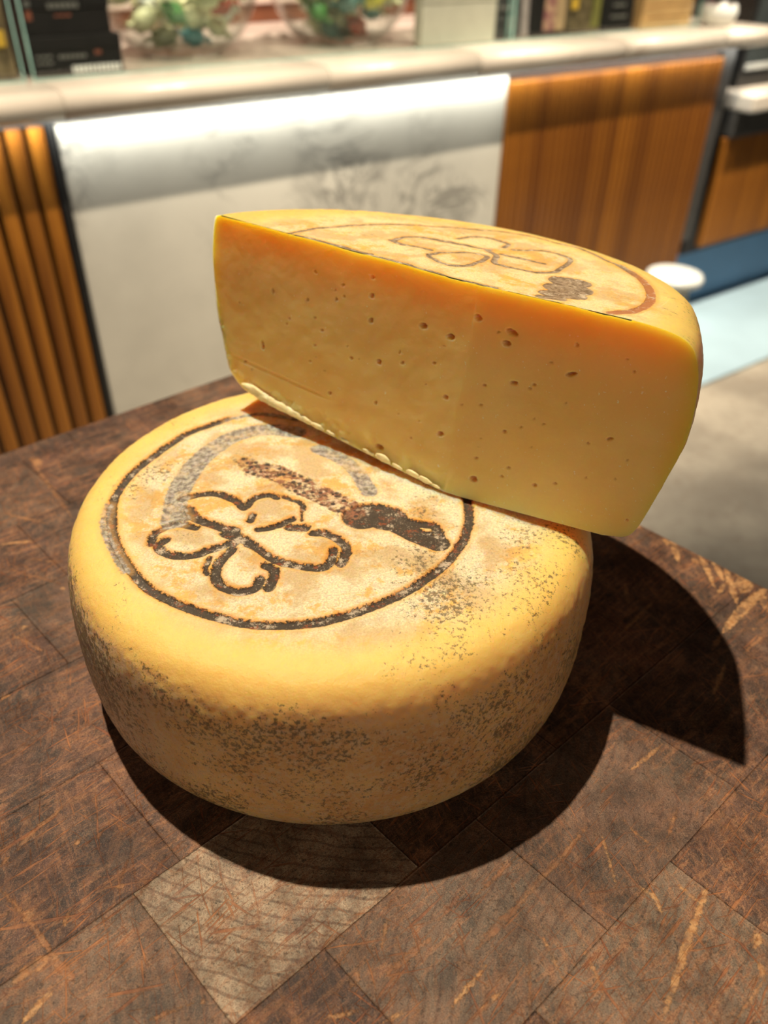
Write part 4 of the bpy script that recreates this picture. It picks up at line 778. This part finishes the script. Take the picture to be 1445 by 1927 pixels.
cbox('foot', M_BODY, -0.38, 1.93, 1.98, 2.23, FLOOR, WT - 0.1605, rs, 0.0)
# cream card box
M_CREAM = plain('cream_card', (0.68, 0.62, 0.52), 0.6, var=0.04)
e = cempty('card_box', 1.375, 1.70, WT + 0.0003); tag(e, 'plain cream card box standing between the right bowl and dark packets', 'box')
cbox('carton', M_CREAM, 1.262, 1.480, 1.634, 1.664, WT + 0.0003, WT + 0.150, e, 0.003)
cbox('flap', M_CREAM, 1.264, 1.478, 1.6325, 1.6336, WT + 0.085, WT + 0.150, e, 0.0005)
cbox('side_flap', plain('peach_print', (0.72, 0.30, 0.18), 0.5), 1.4802, 1.4812, 1.64, 1.66, WT + 0.03, WT + 0.055, e, 0.0)
# packets
def packet(name, label, s0, s1, mat, y0=1.65, d=0.05, prints=()):
    e = cempty(name, (s0 + s1) / 2, y0 + d / 2, WT + 0.0003); tag(e, label, 'book' if name == 'book' else 'box' if name.endswith('box') else 'packet')
    bm = bmesh.new(); box_bm(bm, s0, s1, y0, y0 + d, WT + 0.0003, WT + 0.16, 0.006, 3)
    for vtx in bm.verts:
        if vtx.co.z > WT + 0.08: vtx.co.y = y0 + d / 2 + (vtx.co.y - y0 - d / 2) * 0.55
    me_ = bm_mesh(bm, 'pouch'); me_.transform(Matrix.Translation((-(s0 + s1) / 2, -(y0 + d / 2), -WT - 0.0003))); link('pouch', me_, mat, e)
    for (a_, b_, z0_, z1_, m_) in prints: cbox('front_print', m_, s0 + a_, s0 + b_, y0 - 0.0008, y0 - 0.0001, WT + z0_, WT + z1_, e, 0.0)
M_FLOR = NT('floral_print'); vv_ = M_FLOR.coord(); M_FLOR = M_FLOR.set(col=M_FLOR.mix(M_FLOR.rng(M_FLOR.noise(vv_, 45, 3), 0.42, 0.58), (0.55, 0.33, 0.22), (0.30, 0.12, 0.12)), rough=0.5)
M_TANP = plain('tan_paper', (0.48, 0.32, 0.18), 0.6); M_BRN = plain('brown_foil', (0.13, 0.095, 0.05), 0.4, var=0.5, scale=50); M_OLV = plain('olive_band', (0.22, 0.20, 0.05), 0.5); M_YEL = plain('yellow_spot', (0.75, 0.45, 0.05), 0.5)
packet('coffee_packet', 'dark grey printed packet right beside the cream card box', 1.490, 1.578, plain('charcoal_foil', (0.05, 0.05, 0.048), 0.35, var=0.6, scale=40), prints=((0.012, 0.055, 0.062, 0.070, M_GREYP), (0.045, 0.07, 0.020, 0.050, M_GREYP)))
packet('book', 'thin pale grey-mauve upright book between two dark packets', 1.580, 1.605, plain('mauve_grey', (0.36, 0.30, 0.29), 0.5))
packet('tea_packet', 'black packet with a floral tan panel, fourth from the cream box', 1.610, 1.725, M_CARD, prints=((0.040, 0.078, 0.012, 0.15, M_FLOR), (0.079, 0.112, 0.012, 0.15, M_TANP)))
packet('snack_packet', 'brown packet with a yellow spot and an olive edge', 1.730, 1.855, M_BRN, prints=((0.012, 0.035, 0.055, 0.078, M_YEL), (0.088, 0.118, 0.012, 0.15, M_OLV)))
packet('chocolate_box', 'plain black upright box standing just left of the wooden crate', 1.862, 1.984, M_CARD, prints=((0.035, 0.08, 0.055, 0.062, M_GREYP), (0.03, 0.09, 0.030, 0.036, M_GREYP)))
# wooden crate
M_CRATE = plain('pale_pine', (0.62, 0.36, 0.15), 0.55, scale=20); e = cempty('wooden_crate', 2.10, 1.62, WT + 0.0003); tag(e, 'pale pine crate of horizontal boards near the right end of the worktop', 'crate')
for q in range(5):
    cbox('board', M_CRATE, 1.998, 2.185, 1.630, 1.638, WT + 0.0005 + q * 0.027, WT + 0.0245 + q * 0.027, e, 0.001); cbox('board', M_CRATE, 1.998, 2.185, 1.770, 1.778, WT + 0.0005 + q * 0.027, WT + 0.0245 + q * 0.027, e, 0.001)
for x_ in (1.990, 2.186): cbox('end_panel', M_CRATE, x_, x_ + 0.008, 1.630, 1.778, WT + 0.0003, WT + 0.135, e, 0.001)
# vase with pink flowers
vs_ = empty('flower_vase', BG(2.275, -1.60, WT + 0.0005), A36); tag(vs_, 'white vase of pink flowers at the right end of the worktop', 'vase')
lathe('vase_body', M_WHITE, [(0.001, 0.0), (0.030, 0.0), (0.044, 0.012), (0.050, 0.032), (0.046, 0.050), (0.040, 0.056), (0.036, 0.052), (0.042, 0.034), (0.001, 0.006)], 36, vs_)
M_PETAL = plain('pink_petals', (0.80, 0.14, 0.20), 0.5); M_STEM = plain('green_stem', (0.05, 0.16, 0.04), 0.5)
for q in range(7):
    a_ = q * 0.9; lean = 0.028 if q else 0.0; px_, py_ = lean * math.cos(a_), lean * math.sin(a_)
    bm = bmesh.new()
    n_ = 7
    ring0 = []
    for zz, kx in ((0.012, 0.2), (0.045, 0.7), (0.075, 1.3)):
        ring0.append([bm.verts.new((px_ * kx + 0.0022 * math.cos(6.283 * k_ / n_), py_ * kx + 0.0022 * math.sin(6.283 * k_ / n_), zz)) for k_ in range(n_)])
    for r0, r1 in zip(ring0[:-1], ring0[1:]):
        for k_ in range(n_): bm.faces.new((r0[k_], r0[(k_ + 1) % n_], r1[(k_ + 1) % n_], r1[k_]))
    link('stem', bm_mesh(bm, 'stem', True), M_STEM, vs_)
    bm = bmesh.new()
    for k_ in range(8):
        b_ = 6.283 * k_ / 8; c0 = Vector((px_ * 1.3, py_ * 1.3, 0.075)); d_ = Vector((math.cos(b_), math.sin(b_), 0)); t_ = Vector((-math.sin(b_), math.cos(b_), 0))
        f0 = [bm.verts.new(c0 + d_ * 0.002 - t_ * 0.002), bm.verts.new(c0 + d_ * 0.002 + t_ * 0.002), bm.verts.new(c0 + d_ * 0.016 + t_ * 0.007 + Vector((0, 0, 0.009))), bm.verts.new(c0 + d_ * 0.023 + Vector((0, 0, 0.008))), bm.verts.new(c0 + d_ * 0.016 - t_ * 0.007 + Vector((0, 0, 0.009)))]
        bm.faces.new(f0)
    bmesh.ops.solidify(bm, geom=bm.faces[:], thickness=0.001)
    link('flower', bm_mesh(bm, 'flower'), M_PETAL, vs_)
# coloured packets behind the far-left screen
packet('sweet_bag', 'small brown bag with a yellow spot, left of the black gift boxes', 0.325, 0.395, M_BRN, prints=((0.03, 0.06, 0.05, 0.075, M_YEL), (0.005, 0.028, 0.06, 0.12, M_ORP)))
packet('sweet_bag', 'mauve bag at the far left end of the worktop', 0.235, 0.318, plain('mauve_foil', (0.30, 0.20, 0.24), 0.4))
